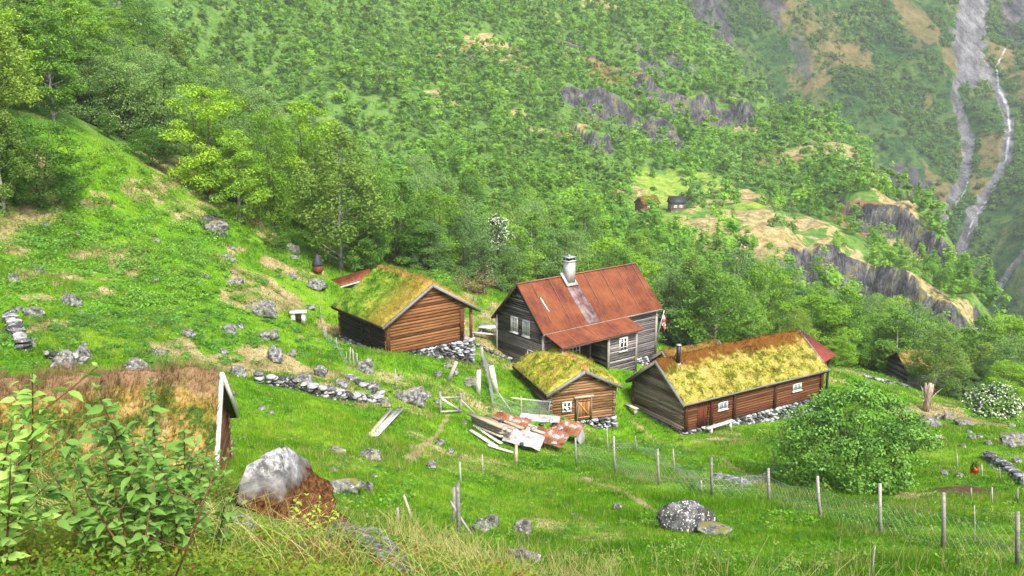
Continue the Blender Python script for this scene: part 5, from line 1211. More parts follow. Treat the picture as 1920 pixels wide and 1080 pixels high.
# big lichened boulder in front
def front_rocks():
    g = at(545, 985, 13.2); g[2] = H1(g[0], g[1])
    V, Fc = rock_shape(4, 303, (1, 1, 1), .16, planes=9); z = V[:, 2]; V = V.copy()
    V = V/np.abs(V).max(0)*.5; zn = V[:, 2]+.5
    fl_ = np.where(zn < .5, 1/np.maximum(.33, np.sqrt(np.clip(1-(2*zn-1)**2, 0, 1))), 1); V[:, 0] *= fl_*.85; V[:, 1] *= fl_*.9
    nrm = fbm(V[:, 0]*6+3, V[:, 2]*6+V[:, 1]*5, 12, 4)
    V[:, 0] = V[:, 0]*(2.0-1.3*zn**.8)+.35*np.maximum(.5-zn, 0)-.16*zn+.05*nrm; V[:, 1] = V[:, 1]*(1.5-.6*zn)+.04*nrm; V[:, 2] = (zn-.25)*1.22+.05*nrm
    V *= [1.22, 1.25, 1.15]; mb = MB(); mb.add(V, Fc, .5); o = mb.build('big_boulder', M['big_boulder'], None, smooth=False); o.location = g+np.array([-.02, -.3, .16]); o.rotation_euler = (0, 0, .15)
    tag(o, 'big pointed boulder with white lichen top and rusty moss base, bottom left', 'rock')
    rock(442, 1022, 76, 40, 'grey streaked boulder under dry grass, left of the big lichened boulder', 61, depth=1, ymin=5)
    a = at(632, 985, 12.6); b = at(752, 1092, 8.9); a[2] = H1(a[0], a[1])+.12; b[2] = H1(b[0], b[1])+.14; dd = b-a; Ln = np.linalg.norm(dd); dd /= Ln; sd = np.cross(dd, [0, 0, 1.]); sd /= np.linalg.norm(sd); uu = np.cross(sd, dd)
    V, Fc = rock_shape(4, 62, (1, 1, 1), .3, planes=12); V = V/np.abs(V).max(0); V = (V[:, :1]*Ln*.56)*dd+(V[:, 1:2]*.30)*sd+(V[:, 2:]*.30)*uu; mb = MB(); mb.add(V, Fc, .5); o = mb.build('rock_ledge', M['stone']); o.location = (a+b)/2
    tag(o, 'long sloping ledge of pale rock running down from the big boulder', 'rock')
    rock(560, 1045, 50, 26, 'bluish rock peeping from the heather below the big boulder', 63, ymin=5); rock(300, 975, 40, 20, 'grey rock in the undergrowth behind the leafy sapling', 64, ymin=5)
front_rocks()
def wall_line(pts, hgt, label, seed, sz=.34, th=.6, ymin=4):
    G = [ground(*p, ymin) for p in pts]; o0 = G[0].copy(); mb = MB()
    for i in range(len(G)-1):
        a, b = G[i]-o0, G[i+1]-o0; j = random.uniform(.75, 1.2); stones(mb, a[:2], b[:2], (a[2]+hgt*j, b[2]+hgt*random.uniform(.7, 1.1)), (a[2]-.2, b[2]-.2), th=th, sz=sz, hs=.16, seed=seed+i)
    o = mb.build('stone_wall', M['stone']); o.location = o0; return tag(o, label, 'stone wall')
wall_line([(478,716),(510,722),(545,727),(580,738),(610,745),(640,750),(672,754),(704,757)], .5, 'tumbled dry stone wall crossing the meadow above the white planks', 10)
wall_line([(85,672),(120,674),(160,682)], .35, 'low remains of a dry stone wall in the left meadow', 20)
wall_line([(18,600),(28,625),(45,655)], .6, 'ruined dry stone wall at the left edge', 30)
wall_line([(893,648),(925,664),(960,678),(1003,694)], .25, 'low stone edging along the farmhouse yard', 40, th=.4)
wall_line([(1850,860),(1872,872),(1895,888),(1925,912)], .35, 'low stone edging of the terrace on the right', 50)
wall_line([(240,692),(262,702),(300,712),(335,716)], .3, 'sunken row of wall stones above the brown turf roof', 60)
wall_line([(652,712),(680,728),(712,742)], .3, 'row of stones rising from the barn corner to the tan hump', 70)
wall_line([(1620,708),(1655,716),(1700,728)], .25, 'faint stone row at the edge of the wood on the right', 80)
def path_stones():
    for i, (px, py) in enumerate([(1368,905),(1385,908),(1350,900),(1400,912)]): rock(px, py, 26, 5, 'flat pale stepping stone on the path behind the wire fence', 400+i, 'stone', 'path_stone', 1.2, group='flat stones of the path behind the wire fence', z_off=.02)
path_stones()

# ================================================================== posts, fences, gate, planks
def stake(b, t, r, name, label, cat='post', mat='wood_grey', parent=None, square=False, group=None, Yb=None):
    g = ground(*b) if Yb is None else None
    if Yb is not None: g = at(b[0], b[1], Yb); g[2] = H1(g[0], g[1])
    top = at(t[0], t[1], g[1]); mb = MB(); d = top-g; n = d/np.linalg.norm(d)
    if square: mb.beam(-n*.2, d, r*2, r*1.2, up=(0, 1, .1), v=random.random())
    else:
        q = np.array([-n*.25, d*.5+rng.normal(0, .012, 3), d]); mb.tube(q, [r*1.1, r, r*.85], 7, random.random())
    o = mb.build(name, M[mat]); o.location = g
    if label: tag(o, label, cat, group)
    return o, g, d
def wire_net(root, A, B, hgt, cell=.10, w=.0042, name='netting', rows=True):
    """mesh wire between two post feet; follows the ground between them"""
    A = np.array(A); B = np.array(B); Lh = np.linalg.norm((B-A)[:2]); n = max(2, int(Lh/cell)); o0 = np.array(root.location); mb = MB()
    t = np.linspace(0, 1, n+1); X = A[0]+(B[0]-A[0])*t; Y = A[1]+(B[1]-A[1])*t; Z = H(X, Y); m = int(hgt/cell)
    G = np.stack([X, Y, Z], 1)-o0; sag = .06*np.sin(t*math.pi)
    def seg(P, Q, ww):
        d = Q-P; k = len(P); s = np.cross(d, np.array([0., 1, .3])); s /= np.linalg.norm(s, axis=1)[:, None]+1e-9; s *= ww/2; e = np.cross(d, s); e /= np.linalg.norm(e, axis=1)[:, None]+1e-9; e *= ww/2
        V = np.stack([P-s-e, P+s-e, P+e*1.2, Q-s-e, Q+s-e, Q+e*1.2], 1).reshape(-1, 3); i = np.arange(k)[:, None]*6
        mb.add(V, np.concatenate([i+np.array([[0, 1, 4, 3]]), i+np.array([[1, 2, 5, 4]]), i+np.array([[2, 0, 3, 5]])]), .5)
    def pt(i, j): P = G[i].copy(); P[:, 2] += .03+np.asarray(j)*cell-sag[i]*np.asarray(j)/m; return P
    ii, jj = np.meshgrid(np.arange(n), np.arange(m), indexing='ij'); ii = ii.ravel(); jj = jj.ravel(); par = (ii+jj) % 2
    seg(pt(ii+par, jj), pt(ii+1-par, jj+1), w)
    k = np.arange(n)
    for j in (0, m//2, m): seg(pt(k, j), pt(k+1, j), w*1.7)
    return mb.build(name, M['wire'], root)
def fence(posts, label, hgt, cell=.12, name='wire_fence', r=.05, w=.0042, nets=None, thin=()):
    root = None; feet = []
    for i, (bx, by, tx, ty) in enumerate(posts):
        g = ground(bx, by)
        if root is None: root = empty(name, g, 0, label=label, cat='fence')
        o, g, d = stake((bx, by), (tx, ty), r*(.45 if i in thin else 1), 'post', None); o.parent = root; o.location = g-np.array(root.location); feet.append(g)
    for i in range(len(feet)-1):
        if nets is None or i in nets: wire_net(root, feet[i], feet[i+1], hgt, cell, w)
    return root
fence([(1080,868,1079,821),(1154,886,1151,818),(1236,910,1233,842),(1336,933,1334,857),(1442,942,1441,878),(1539,970,1533,893),(1651,1002,1650,907),(1768,1027,1769,924),(1908,1060,1908,960),(2080,1110,2082,1000)],
      'wire netting fence on grey wooden posts curving along the front meadow', 1.0, .13, r=.052, w=.0055)
fence([(1140,846,1138,800),(1193,848,1191,818),(1264,884,1262,841),(1316,922,1315,901),(1391,920,1391,894),(1458,893,1448,840)], 'second thin wire fence of short stakes behind the front one', .55, .13, 'stake_fence', .035, w=.0045)
fence([(1795,880,1794,850),(1841,894,1841,871),(1875,902,1874,876),(1919,915,1918,887)], 'row of thin stakes above the vegetable bed on the right', .4, .2, 'garden_fence', .03, nets=[])
fence([(1822,938,1821,915),(1860,944,1860,914),(1909,944,1908,916)], 'row of thin pale stakes below the vegetable bed', .5, .2, 'garden_fence', .03, nets=[])
fence([(656,690,657,651),(664,692,661,654),(670,690,669,662)], 'three pale stakes bound together at the corner of the netting, below the tarred wall', .8, .12, 'stake_cluster', .035, nets=[])
fence([(600,580,601,552),(612,640,611,612),(634,660,630,632),(648,690,650,660)], 'torn green netting on thin stakes along the tarred barn wall', .6, .12, 'netting_fence', .02, w=.003)
fence([(905,680,903,655),(925,768,921,740),(978,790,977,742),(1034,775,1038,752)], 'sagging chicken-wire pen at the left wall of the storehouse', .95, .07, 'wire_pen', .03, w=.006)
for b, t, r_, lab in [((743,726),(741,692),.035,'pale stake on the hump above the slanting boulder'),((771,975),(757,928),.035,'leaning stake in the grass right of the layered rock'),((746,985),(745,952),.03,'short grey stake near the leaning one'),
                      ((864,905),(862,866),.04,'thin stake standing above the crossed stakes'),((849,985),(851,914),.05,'upright stake on the left of the crossed stakes'),((861,1008),(858,906),.055,'tallest upright stake of the crossed stakes'),((886,1006),(844,940),.035,'slanting prop of the crossed stakes'),
                      ((905,886),(904,852),.03,'thin stake alone in the middle meadow'),((968,872),(968,835),.075,'brown sharpened stake in front of the board pile'),((958,772),(936,738),.03,'slanting pole beside the chicken-wire pen'),
                      ((1633,1084),(1641,1023),.014,'thin white stick at the bottom right'),((1826,1020),(1827,947),.012,'thin pale cane among the grass on the right'),((1027,782),(1032,752),.03,'pole leaning on the storehouse wall'),((1078,812),(1086,762),.018,'thin twisted stick before the storehouse door')]:
    stake(b, t, r_, 'stake', lab, mat='wood_grey' if 'brown' not in lab else 'plank_brown')
for b, t, w_, lab in [((840,716),(856,678),.10,'grey board leaning below the barn foundation'),((897,740),(898,694),.12,'white upright board, left one of two near the gate'),((931,738),(921,686),.15,'wide white leaning board, right one of two near the gate'),((905,684),(903,650),.10,'dark grey board post by the yard edging')]:
    stake(b, t, w_, 'board', lab, 'board', 'plank_pale' if 'white' in lab else 'wood_grey', square=True)
def gate():
    a, b = ground(826, 777), ground(864, 775); e = empty('garden_gate', a, 0, label='small grey wooden gate with a diagonal brace above the trodden path', cat='gate'); d = b-a; hz = 1.05
    d[2] = d[2]
    for q, hh in ((np.zeros(3), 1.2), (d, 1.1)):
        mb = MB(); mb.tube([q+[0, 0, -.3], q+[0, 0, hh]], [.075, .065], 7); mb.build('gate_post', M['wood_grey'], e)
    n = d*1.0; mb = MB(); o_ = np.array([0, -.08, 0]); mb.beam(o_+[0, 0, .14], n+o_+[0, 0, .14], .05, .09, v=.8); mb.beam(o_+[0, 0, .9], n+o_+[0, 0, .9], .05, .09, v=.8); mb.build('rail', M['wood_grey'], e)
    mb = MB(); mb.beam(n*.08+o_+[0, -.03, .86], n*.92+o_+[0, -.03, .2], .04, .09, v=.9); mb.build('brace', M['plank_weather'], e)
    mb = MB(); mb.beam(n+[0, 0, .75], n+[.75, -.1, .0], .05, .06, v=.9); mb.build('prop', M['wood_grey'], e)
gate()
def planks_on_grass():
    for i, (a, b, w_, lab) in enumerate([((698,822),(748,775),.42,'long white board lying in the meadow, pointing at the slanting boulder'),((692,820),(732,778),.16,'narrow tan board half under the long white one'),((712,812),(752,778),.14,'narrow pale board on the right of the long white one')]):
        A, B = ground(*a), ground(*b); q = MB(); q.beam(np.zeros(3)+[0, 0, .06+.03*i], B-A+[0, 0, .18+.03*i], w_, .05, v=.9, jit=.01); o = q.build('plank', M['plank_pale' if i != 1 else 'plank_brown']); o.location = A; tag(o, lab, 'plank')
planks_on_grass()
# board pile under rusty sheets
def pile():
    c0 = ground(975, 826); u = np.array([.70, -.71, 0]); u /= np.linalg.norm(u); v = np.array([.71, .70, 0]); gz = lambda p: H1(p[0], p[1])
    k = 0
    for col, (off, n, lab) in enumerate([(-1.9, 5, 'left'), (-1.35, 6, 'left'), (-.5, 6, 'mid'), (.4, 6, 'mid'), (1.2, 5, 'right'), (1.9, 4, 'right')]):
        for lv in range(n):
            L = random.uniform(1.7, 2.7); cx = c0+v*(off+random.uniform(-.12, .12))+u*random.uniform(-.3, .4)-u*.35
            a = cx-u*L/2; b = cx+u*L/2+v*random.uniform(-.15, .15); zb = max(gz(a), gz(b), gz(cx))+.06+lv*.10
            q = MB(); wd = random.uniform(.16, .28); q.beam(a-cx, b-cx, wd, .055 if lv % 2 else .08, v=random.random(), jit=.006); o = q.build('board', M[['plank_pale', 'plank_brown', 'wood_grey'][k % 3]])
            o.location = (cx[0], cx[1], zb); tag(o, {'left': 'weathered board in the open left end of the board pile', 'mid': 'weathered board in the middle of the pile under the rusty sheets', 'right': 'weathered board at the storehouse end of the board pile'}[lab], 'board', f'boards at the {lab} of the board pile'); k += 1
    for i, (a, b) in enumerate([((882,812),(932,842)), ((888,802),(940,836)), ((915,838),(962,852)), ((1040,772),(1065,790)), ((960,770),(1035,776))]):
        A, B = ground(*a), ground(*b); up = .1 if i < 3 else .75; q = MB(); q.beam([0, 0, up], B-A+[0, 0, up], .2, .05, v=.9); o = q.build('plank', M['plank_pale']); o.location = A
        tag(o, ['pale plank at the lowest left of the board pile', 'second pale plank from the lower left of the board pile', 'broken pale plank lying in front of the board pile', 'pale plank sticking out behind the pile by the storehouse', 'pale lath across the back of the board pile'][i], 'plank')
    def sheet(px, py, dz, L, W, yaw, tilt, mat, lab, corr=.02, curl=0., fq=14):
        g = ground(px, py); z = g[2]+dz; nu, nv = 50, 18; U, Vv = np.meshgrid(np.linspace(-.5, .5, nu), np.linspace(-.5, .5, nv), indexing='ij')
        n1 = fbm(U*3+px, Vv*3+py, 5, 3)*.07; Z = corr*np.cos(U*L*2*math.pi*fq/2)+n1+curl*(np.maximum(U-.1, 0)**2)*L*-4; X = U*L*(1-.3*abs(curl)*np.maximum(U, 0)); Yl = Vv*W*(1+.12*fbm(U*2+px, U*2, 6, 2))+.02*n1
        P = np.stack([X, Yl, Z], -1).reshape(-1, 3); i, j = np.meshgrid(np.arange(nu-1), np.arange(nv-1), indexing='ij'); b = (i*nv+j).ravel(); Q = np.stack([b, b+nv, b+nv+1, b+1], 1); n = len(P)
        P = np.concatenate([P, P-[0, 0, .006]]); o = mesh_obj('metal_sheet', P, [np.concatenate([Q, Q[:, ::-1]+n])], [M[mat]], None, {'v': np.full(2*n, .5)}, True)
        o.location = (g[0], g[1], z); o.rotation_euler = (tilt[0], tilt[1], yaw); return tag(o, lab, 'metal sheet')
    sheet(957, 818, .82, 2.0, 1.25, -.35, (.12, .10), 'rust_corr', 'rusty brown sheet at the upper left of the board pile', .03)
    sheet(982, 842, .62, 2.0, 1.2, -.25, (.30, .12), 'white_sheet', 'bleached white sheet bent over the front of the board pile', .0, .12)
    sheet(1030, 840, .62, 1.9, 1.2, -.5, (.26, .05), 'rust_corr', 'orange rusted corrugated sheet over the middle front of the board pile', .02)
    sheet(1012, 812, .86, 2.2, .9, -.1, (.08, .02), 'white_sheet', 'pale sheet along the back of the board pile', .012)
    sheet(1062, 825, .78, 1.7, 1.25, -.3, (.16, .05), 'rust_corr', 'red-brown ribbed sheet at the right of the board pile', .02, .1)
    sheet(1088, 832, .42, 1.3, 1.3, -.1, (.2, 1.05), 'grey_metal', 'curled grey zinc sheet hanging off the right end of the board pile', .0, .3)
    for i, (px, py) in enumerate([(940,800), (953,806), (985,795), (1000,813), (1015,805), (1033,798), (1052,812), (1060,830), (978,846), (1038,842)]):
        g = ground(px, py+24); mb = MB(); V, Fc = rock_shape(3, 700+i, (.34, .28, .2), .2); mb.add(V, Fc); o = mb.build('stone', M['stone']); o.location = (g[0], g[1], g[2]+.96-.0*i); tag(o, 'grey stone weighing down the sheets of the board pile', 'stone', 'stones weighing down the sheets of the board pile')
pile()
# small things round the yard
def yard():
    g = ground(560, 606); e = empty('white_box', g, .2, label='small white box hutch on the slope left of the turf barn', cat='hutch'); q = MB(); q.box((0, .25, .35), (.9, .05, .7)); q.box((-.43, 0, .35), (.05, .5, .7)); q.box((.43, 0, .35), (.05, .5, .7)); q.build('side_panel', M['plank_weather'], e)
    q = MB(); q.box((0, -.02, .74), (1.05, .72, .06)); q.build('lid', M['white'], e); q = MB(); q.box((0, -.22, .36), (.34, .03, .4)); q.build('opening', M['wood_dark'], e); q = MB(); q.box((-.32, -.23, .35), (.25, .04, .68)); q.box((.32, -.23, .35), (.25, .04, .68)); q.build('front_panel', M['plank_weather'], e)
    p = at(598, 548, 74); p[2] = H1(p[0], p[1]); e = empty('outdoor_stove', p, 0, label='rust-red round stove with a pointed black hood left of the turf barn', cat='stove')
    q = MB(); q.tube([(0, 0, .15), (0, 0, .35), (0, 0, .75)], [.32, .42, .44], 12); q.build('body', M['rust'], e); q = MB(); q.tube([(0, 0, .72), (0, 0, .86), (0, 0, 1.55), (0, 0, 1.65)], [.46, .44, .16, .05], 12); q.build('hood', M['slate_dark'], e)
    for a in (0, 2.1, 4.2): q = MB(); q.tube([(.25*math.cos(a), .25*math.sin(a), -.1), (.2*math.cos(a), .2*math.sin(a), .3)], .03, 5); q.build('leg', M['black_metal'], e)
    p = at(640, 540, 73); p[2] = H1(p[0], p[1]); e = empty('red_roofed_shelter', p, math.radians(15), label='low shelter with a rust-red sheet roof, half hidden behind the turf barn', cat='shed')
    zt = at(640, 527, 73)[2]-p[2]; q = MB(); q.beam((-1.4, 0, zt-.45), (2.4, .1, zt+.45), 1.5, .05, up=(0, -.35, 1)); q.build('roof', M['rust'], e); q = MB(); q.beam((-1.3, -.72, zt-.62), (2.2, -.62, zt+.2), .05, .09); q.build('edge_board', M['plank_weather'], e)
    for x in (-1.1, 1.8): q = MB(); q.box((x, 0, zt/2-.3+.1*x), (.12, .12, zt)); q.build('post', M['wood_dark'], e)
    q = MB(); q.box((0, .6, zt/2-.3), (2.6, .06, zt-.3)); q.build('wall', M['board_dark_y'], e)
    # white table, bench and plank by the farmhouse gable
    g = ground(925, 632); e = empty('table', g, math.radians(-18), label='white topped outdoor table beside the farmhouse gable', cat='table'); q = MB(); q.beam((-1.0, 0, .72), (1.0, 0, .72), .95, .06); q.build('table_top', M['white'], e)
    for x in (-.8, .8):
        for y in (-.35, .35): q = MB(); q.box((x, y, .34), (.08, .08, .7)); q.build('leg', M['wood_grey'], e)
    g = ground(905, 636); e = empty('bench', g, math.radians(-20), label='narrow white plank bench in front of the white table', cat='bench'); q = MB(); q.beam((-.9, 0, .42), (1.3, 0, .42), .3, .05); q.build('seat', M['white'], e)
    for x in (-.7, 1.0): q = MB(); q.box((x, 0, .2), (.07, .25, .4)); q.build('leg', M['wood_grey'], e)
    g = to_world(LC[1], LC[2], -.75, 4.3); g[2] = H1(g[0], g[1]); e = empty('bench', g, LC[2]+math.pi/2, label='small pale bench at the upper corner of the long cabin gable', cat='bench'); q = MB(); q.beam((-.6, 0, .42), (.6, 0, .42), .3, .05); q.build('seat', M['plank_pale'], e)
    for x in (-.45, .45): q = MB(); q.box((x, 0, .2), (.06, .25, .4)); q.build('leg', M['plank_pale'], e)
    # vegetable bed and pot
    g = ground(1815, 920); pts = [ground(*p) for p in ((1768,910),(1800,904),(1850,928),(1842,934),(1790,930),(1768,922))]; c = sum(pts)/len(pts); mb = MB(); n = 26; U, W_ = np.meshgrid(np.linspace(-1, 1, n), np.linspace(-1, 1, n), indexing='ij')
    X = c[0]+U*1.15+W_*.1; Y = c[1]+W_*1.25; r = np.maximum(np.abs(U), np.abs(W_)); Z = H(X, Y)+.10*sstep(1, .75, r)-.03+.05*np.abs(np.sin(U*9))*sstep(1, .8, r)+.03*fbm(X*4, Y*4, 3); i, j = np.meshgrid(np.arange(n-1), np.arange(n-1), indexing='ij'); b = (i*n+j).ravel()
    mb.add(np.stack([X, Y, Z], -1).reshape(-1, 3)-c, np.stack([b, b+n, b+n+1, b+1], 1)); o = mb.build('vegetable_bed', M['soil']); o.location = c; tag(o, 'bare brown soil bed beside the large shrub', 'garden bed')
    FOOT.append(((c[0], c[1], 0), 0, -1.1, 1.1, -1.2, 1.2))
    g = ground(1826, 892); e = empty('garden_pot', g, 0, label='small red pot with a green plant on the right meadow', cat='pot'); q = MB(); q.tube([(0, 0, 0), (0, 0, .32), (0, 0, .36)], [.14, .2, .22], 12); q.build('pot', M['red_paint'], e)
    V, Q = cards(rng.normal(0, .09, (90, 3))+[0, 0, .5], .09, .05, rng); mesh_obj('plant', V, [Q], [LM['dark']], e, {'v': np.repeat(rng.uniform(0, 1, 90), 4)})
    # half hidden shed in the trees on the right
    p = at(1702, 702, 83); p[2] = H1(p[0], p[1]); e = empty('hidden_shed', p, math.radians(12), label='small grey shed with a mossy red roof half hidden by birches on the right', cat='shed'); FOOT.append((tuple(p), .2, 0, 5, 0, 3.4))
    log_wall(e, 'wall', 'x', 0, 0, 4.4, -.6, 1.7, M['board_grey_x'], .18, style='board', ext=0); log_wall(e, 'wall', 'y', 0, 0, 3.2, -.6, 1.7, M['board_dark_y'], .18, zr=2.9, style='board', ext=0); log_wall(e, 'wall', 'y', 4.4, 0, 3.2, -.6, 1.7, M['board_dark_y'], .18, zr=2.9, style='board', ext=0)
    for sgn in (-1, 1): q = MB(); q.beam((2.2, 1.6, 2.95), (2.2, 1.6+sgn*1.95, 2.95-1.95*.75), 5.0, .06, up=(0, sgn*.75, 1)); q.build('roof', M['turf_brown'], e)
    a, b = ground(1713, 712), ground(1728, 700); q = MB(); q.beam([0, 0, .05], b-a+[0, 0, .5], .14, .06); o = q.build('plank', M['plank_pale']); o.location = a; tag(o, 'pale plank leaning by the half-hidden shed', 'plank')
yard()
# ================================================================== grass and undergrowth
def grass_mat(name, ramp, straw=(.38, .32, .13), trans=.4, sc=1):
    m = NT(name, .7, .12); v = m.coord(); big = m.noise(.11, 5, .6, v); mid = m.noise(.9, 5, .62, v); fine = m.noise(6, 6, .7, v); a = m.attr('v').outputs['Fac']; d = m.attr('dry').outputs['Fac']
    m3 = m.noise(.33, 4, .6, v); x = m.math('ADD', m.math('ADD', m.math('MULTIPLY', big, .30), m.math('MULTIPLY', m3, .27)), m.math('ADD', m.math('MULTIPLY', mid, .25), m.math('ADD', m.math('MULTIPLY', fine, .08), m.math('MULTIPLY', a, .12))))
    c = m.ramp(x, [(.40, ramp[0]), (.49, ramp[1]), (.57, ramp[2]), (.68, ramp[3])]); c = m.mix(d, c, m.ramp(a, [(0, tuple(q*.6 for q in straw)), (1, tuple(q*1.3 for q in straw))]))
    m.col(c); m.translucent(c, trans); return m.m
M['grass'] = grass_mat('meadow_grass', [(.045,.135,.005), (.105,.26,.009), (.185,.345,.016), (.31,.37,.05)])
def meadow_grass():
    N = 330000; lo, hi = 9., 92.; Y = np.exp(rng.uniform(math.log(lo), math.log(hi), N)); x = rng.uniform(-.62, .62, N)*Y*1.02
    e = edge(x, Y); k, p = masks(x, Y); fg = Y+.8*x
    cl = np.maximum.reduce([k['dry']*.7, k['rock']*1.3, p*1.15, k['brown']]); kp = (e < 1.5+rng.normal(0, 1.5, N)) & (cl < rng.uniform(.2, 1.2, N)) & ~in_foot(x, Y, .02) & (fg > 12.5)
    x, Y = x[kp], Y[kp]; z = H(x, Y); dd = masks(x, Y)[0]['dry']; px, py = pxy(x, Y, z); vis = (py < 1130); x, Y, z, dd = x[vis], Y[vis], z[vis], dd[vis]
    tall = .35+1.3*vnoise(x/2.2, Y/2.2, 33)**1.5+.25*vnoise(x/.7, Y/.7, 34); h = (.13+.0013*Y)*tall; w = .010+Y*.00052
    V, Fq, q = blades_on(np.stack([x, Y, z-.02], 1), np.tile([0, -.05, 1.], (len(x), 1)), 3, h, w, .55, None, rng, False)
    n = len(V)//q; dry = np.repeat((rng.uniform(0, 1, len(x)) < .05+dd*.6).astype(float), 3*q)
    o = mesh_obj('grass', V, Fq, [M['grass']], None, {'v': np.repeat(rng.uniform(0, 1, n), q), 'dry': dry}); tag(o, kind='stuff')
meadow_grass()
# broad-leaved weeds and low scrub on the left slope
def scrub():
    P = []; W = []; T = []
    spots = [(330,640,120,12,.45,(.05,.17,.03)),(150,600,110,12,.42,(.04,.15,.03)),(240,625,70,10,.42,(.04,.15,.03)),(420,660,60,8,.35,(.05,.18,.025)),(590,640,60,6,.35,(.04,.16,.03)),
             (180,450,180,24,.8,(.09,.22,.035)),(60,450,90,18,.8,(.07,.19,.035)),(330,500,110,14,.6,(.09,.22,.035)),(450,560,60,10,.5,(.08,.21,.03)),(560,440,60,8,.6,(.06,.19,.015)),(100,380,80,14,1.0,(.06,.17,.02)),(300,580,110,10,.4,(.1,.24,.03)),
             (250,520,110,12,.6,(.08,.21,.035)),(1250,845,90,4,.35,(.055,.17,.03)),(1300,880,70,3,.35,(.055,.17,.03)),(1390,870,60,3,.25,(.07,.19,.02)),(1500,985,60,2,.3,(.08,.22,.015)),(1700,985,70,3,.3,(.07,.2,.012)),(1180,842,60,3,.4,(.06,.19,.03)),
             (730,930,40,3,.35,(.05,.2,.015)),(900,1005,50,3,.3,(.09,.25,.02)),(470,430,80,10,.6,(.05,.17,.012)),(650,480,70,6,.5,(.05,.17,.015)),(760,520,70,6,.6,(.06,.19,.02)),(1010,870,60,2,.25,(.06,.2,.015)),(1860,780,60,4,.3,(.08,.22,.02)),(850,540,60,8,.9,(.08,.2,.03))]
    for px, py, rp, rd, s, t in spots:
        g = ground(px, py); rw = rp*g[1]/F_PX; n = int(rw*rd*1.25/(s+.25)**1.2); x = g[0]+rng.normal(0, rw*.5, n); y = g[1]+rng.normal(0, rd*.5, n); z = H(x, y)
        ok = ~in_foot(x, y, .3)
        for a, b, c in zip(x[ok], y[ok], z[ok]):
            k = int(40+45*s); ss = s*rng.uniform(.6, 1.3); q = rng.normal(size=(k, 3))*[ss*.5, ss*.5, ss*.26]; q[:, 2] = np.abs(q[:, 2]); P.append(q+[a, b, c+.03]); W.append(np.full(k, .03+.00085*b)); T.append(np.tile((np.array(t)*1.35+[.03, .02, 0])*rng.uniform(.7, 1.4), (k, 1)))
    # scattered weeds all over the meadow
    n = 5200; Y = np.exp(rng.uniform(math.log(14), math.log(80), n)); x = rng.uniform(-.58, .58, n)*Y; k_, p_ = masks(x, Y); dens = vnoise(x/3.5, Y/3.5, 91)
    ok = (edge(x, Y) < 0) & ~in_foot(x, Y, .2) & (p_ < .3) & (k_['dry'] < .6) & (Y+.8*x > 13) & (dens > rng.uniform(.25, .9, n)); x, Y = x[ok], Y[ok]; z = H(x, Y)
    for a, b, c in zip(x, Y, z):
        ss = rng.uniform(.10, .30); k = int(10+40*ss); q = rng.normal(size=(k, 3))*[ss*.55, ss*.55, ss*.3]; q[:, 2] = np.abs(q[:, 2])+.05; t = [(.05,.15,.02), (.08,.21,.015), (.14,.28,.03), (.20,.30,.06)][rng.integers(4)]
        P.append(q+[a, b, c]); W.append(np.full(k, .022+.0008*b)); T.append(np.tile(np.array(t)*rng.uniform(.8, 1.3), (k, 1)))
    P = np.concatenate(P); W = np.concatenate(W); T = np.concatenate(T); V, Q = cards(P, W, W*.75, rng, 1.2)
    o = mesh_obj('undergrowth', V, [Q], [M['leaf_mass']], None, {'v': np.repeat(rng.uniform(0, 1, len(P)), 4), 'tint': np.repeat(T, 4, 0)}); tag(o, kind='stuff')
scrub()
# flowers / pale umbels scattered in the meadow are part of the undergrowth's look; foreground heather cover
def heather():
    N = 60000; Y = rng.uniform(3.6, 14.5, N); x = rng.uniform(-.66, .3, N)*Y; fg = Y+.8*x; kp = (fg < 11.8+fbm(x, Y, 4, 3)*2.0) & (np.hypot((x+3.0)/1.15, (Y-11.7)/1.9) > 1); x, Y = x[kp], Y[kp]; z = H(x, Y)
    hump = vnoise(x*1.1, Y*1.1, 70); P = np.stack([x, Y, z+rng.uniform(0, 1, len(x))**1.6*(.10+.32*hump)], 1)
    P = np.concatenate([P+rng.normal(0, .03, P.shape) for _ in range(4)]); hp = np.tile(hump, 4); ty = vnoise(P[:, 0]*.9+5, P[:, 1]*.9, 72)
    T = np.where((ty < .42)[:, None], [.20, .29, .025], np.where((ty < .72)[:, None], [.09, .21, .015], [.14, .24, .02])); br = rng.uniform(0, 1, len(P)) < .10+.55*(vnoise(P[:, 0]*1.6, P[:, 1]*1.6, 73) > .66); T = np.where(br[:, None], [.20, .085, .03], T)
    W = .010+.0014*P[:, 1]; V, Q = cards(P, W, W*.6, rng, .8); o = mesh_obj('heather_leaves', V, [Q], [M['leaf_mass']], None, {'v': np.repeat(rng.uniform(0, 1, len(P)), 4), 'tint': np.repeat(T, 4, 0)}); tag(o, kind='stuff')
heather()
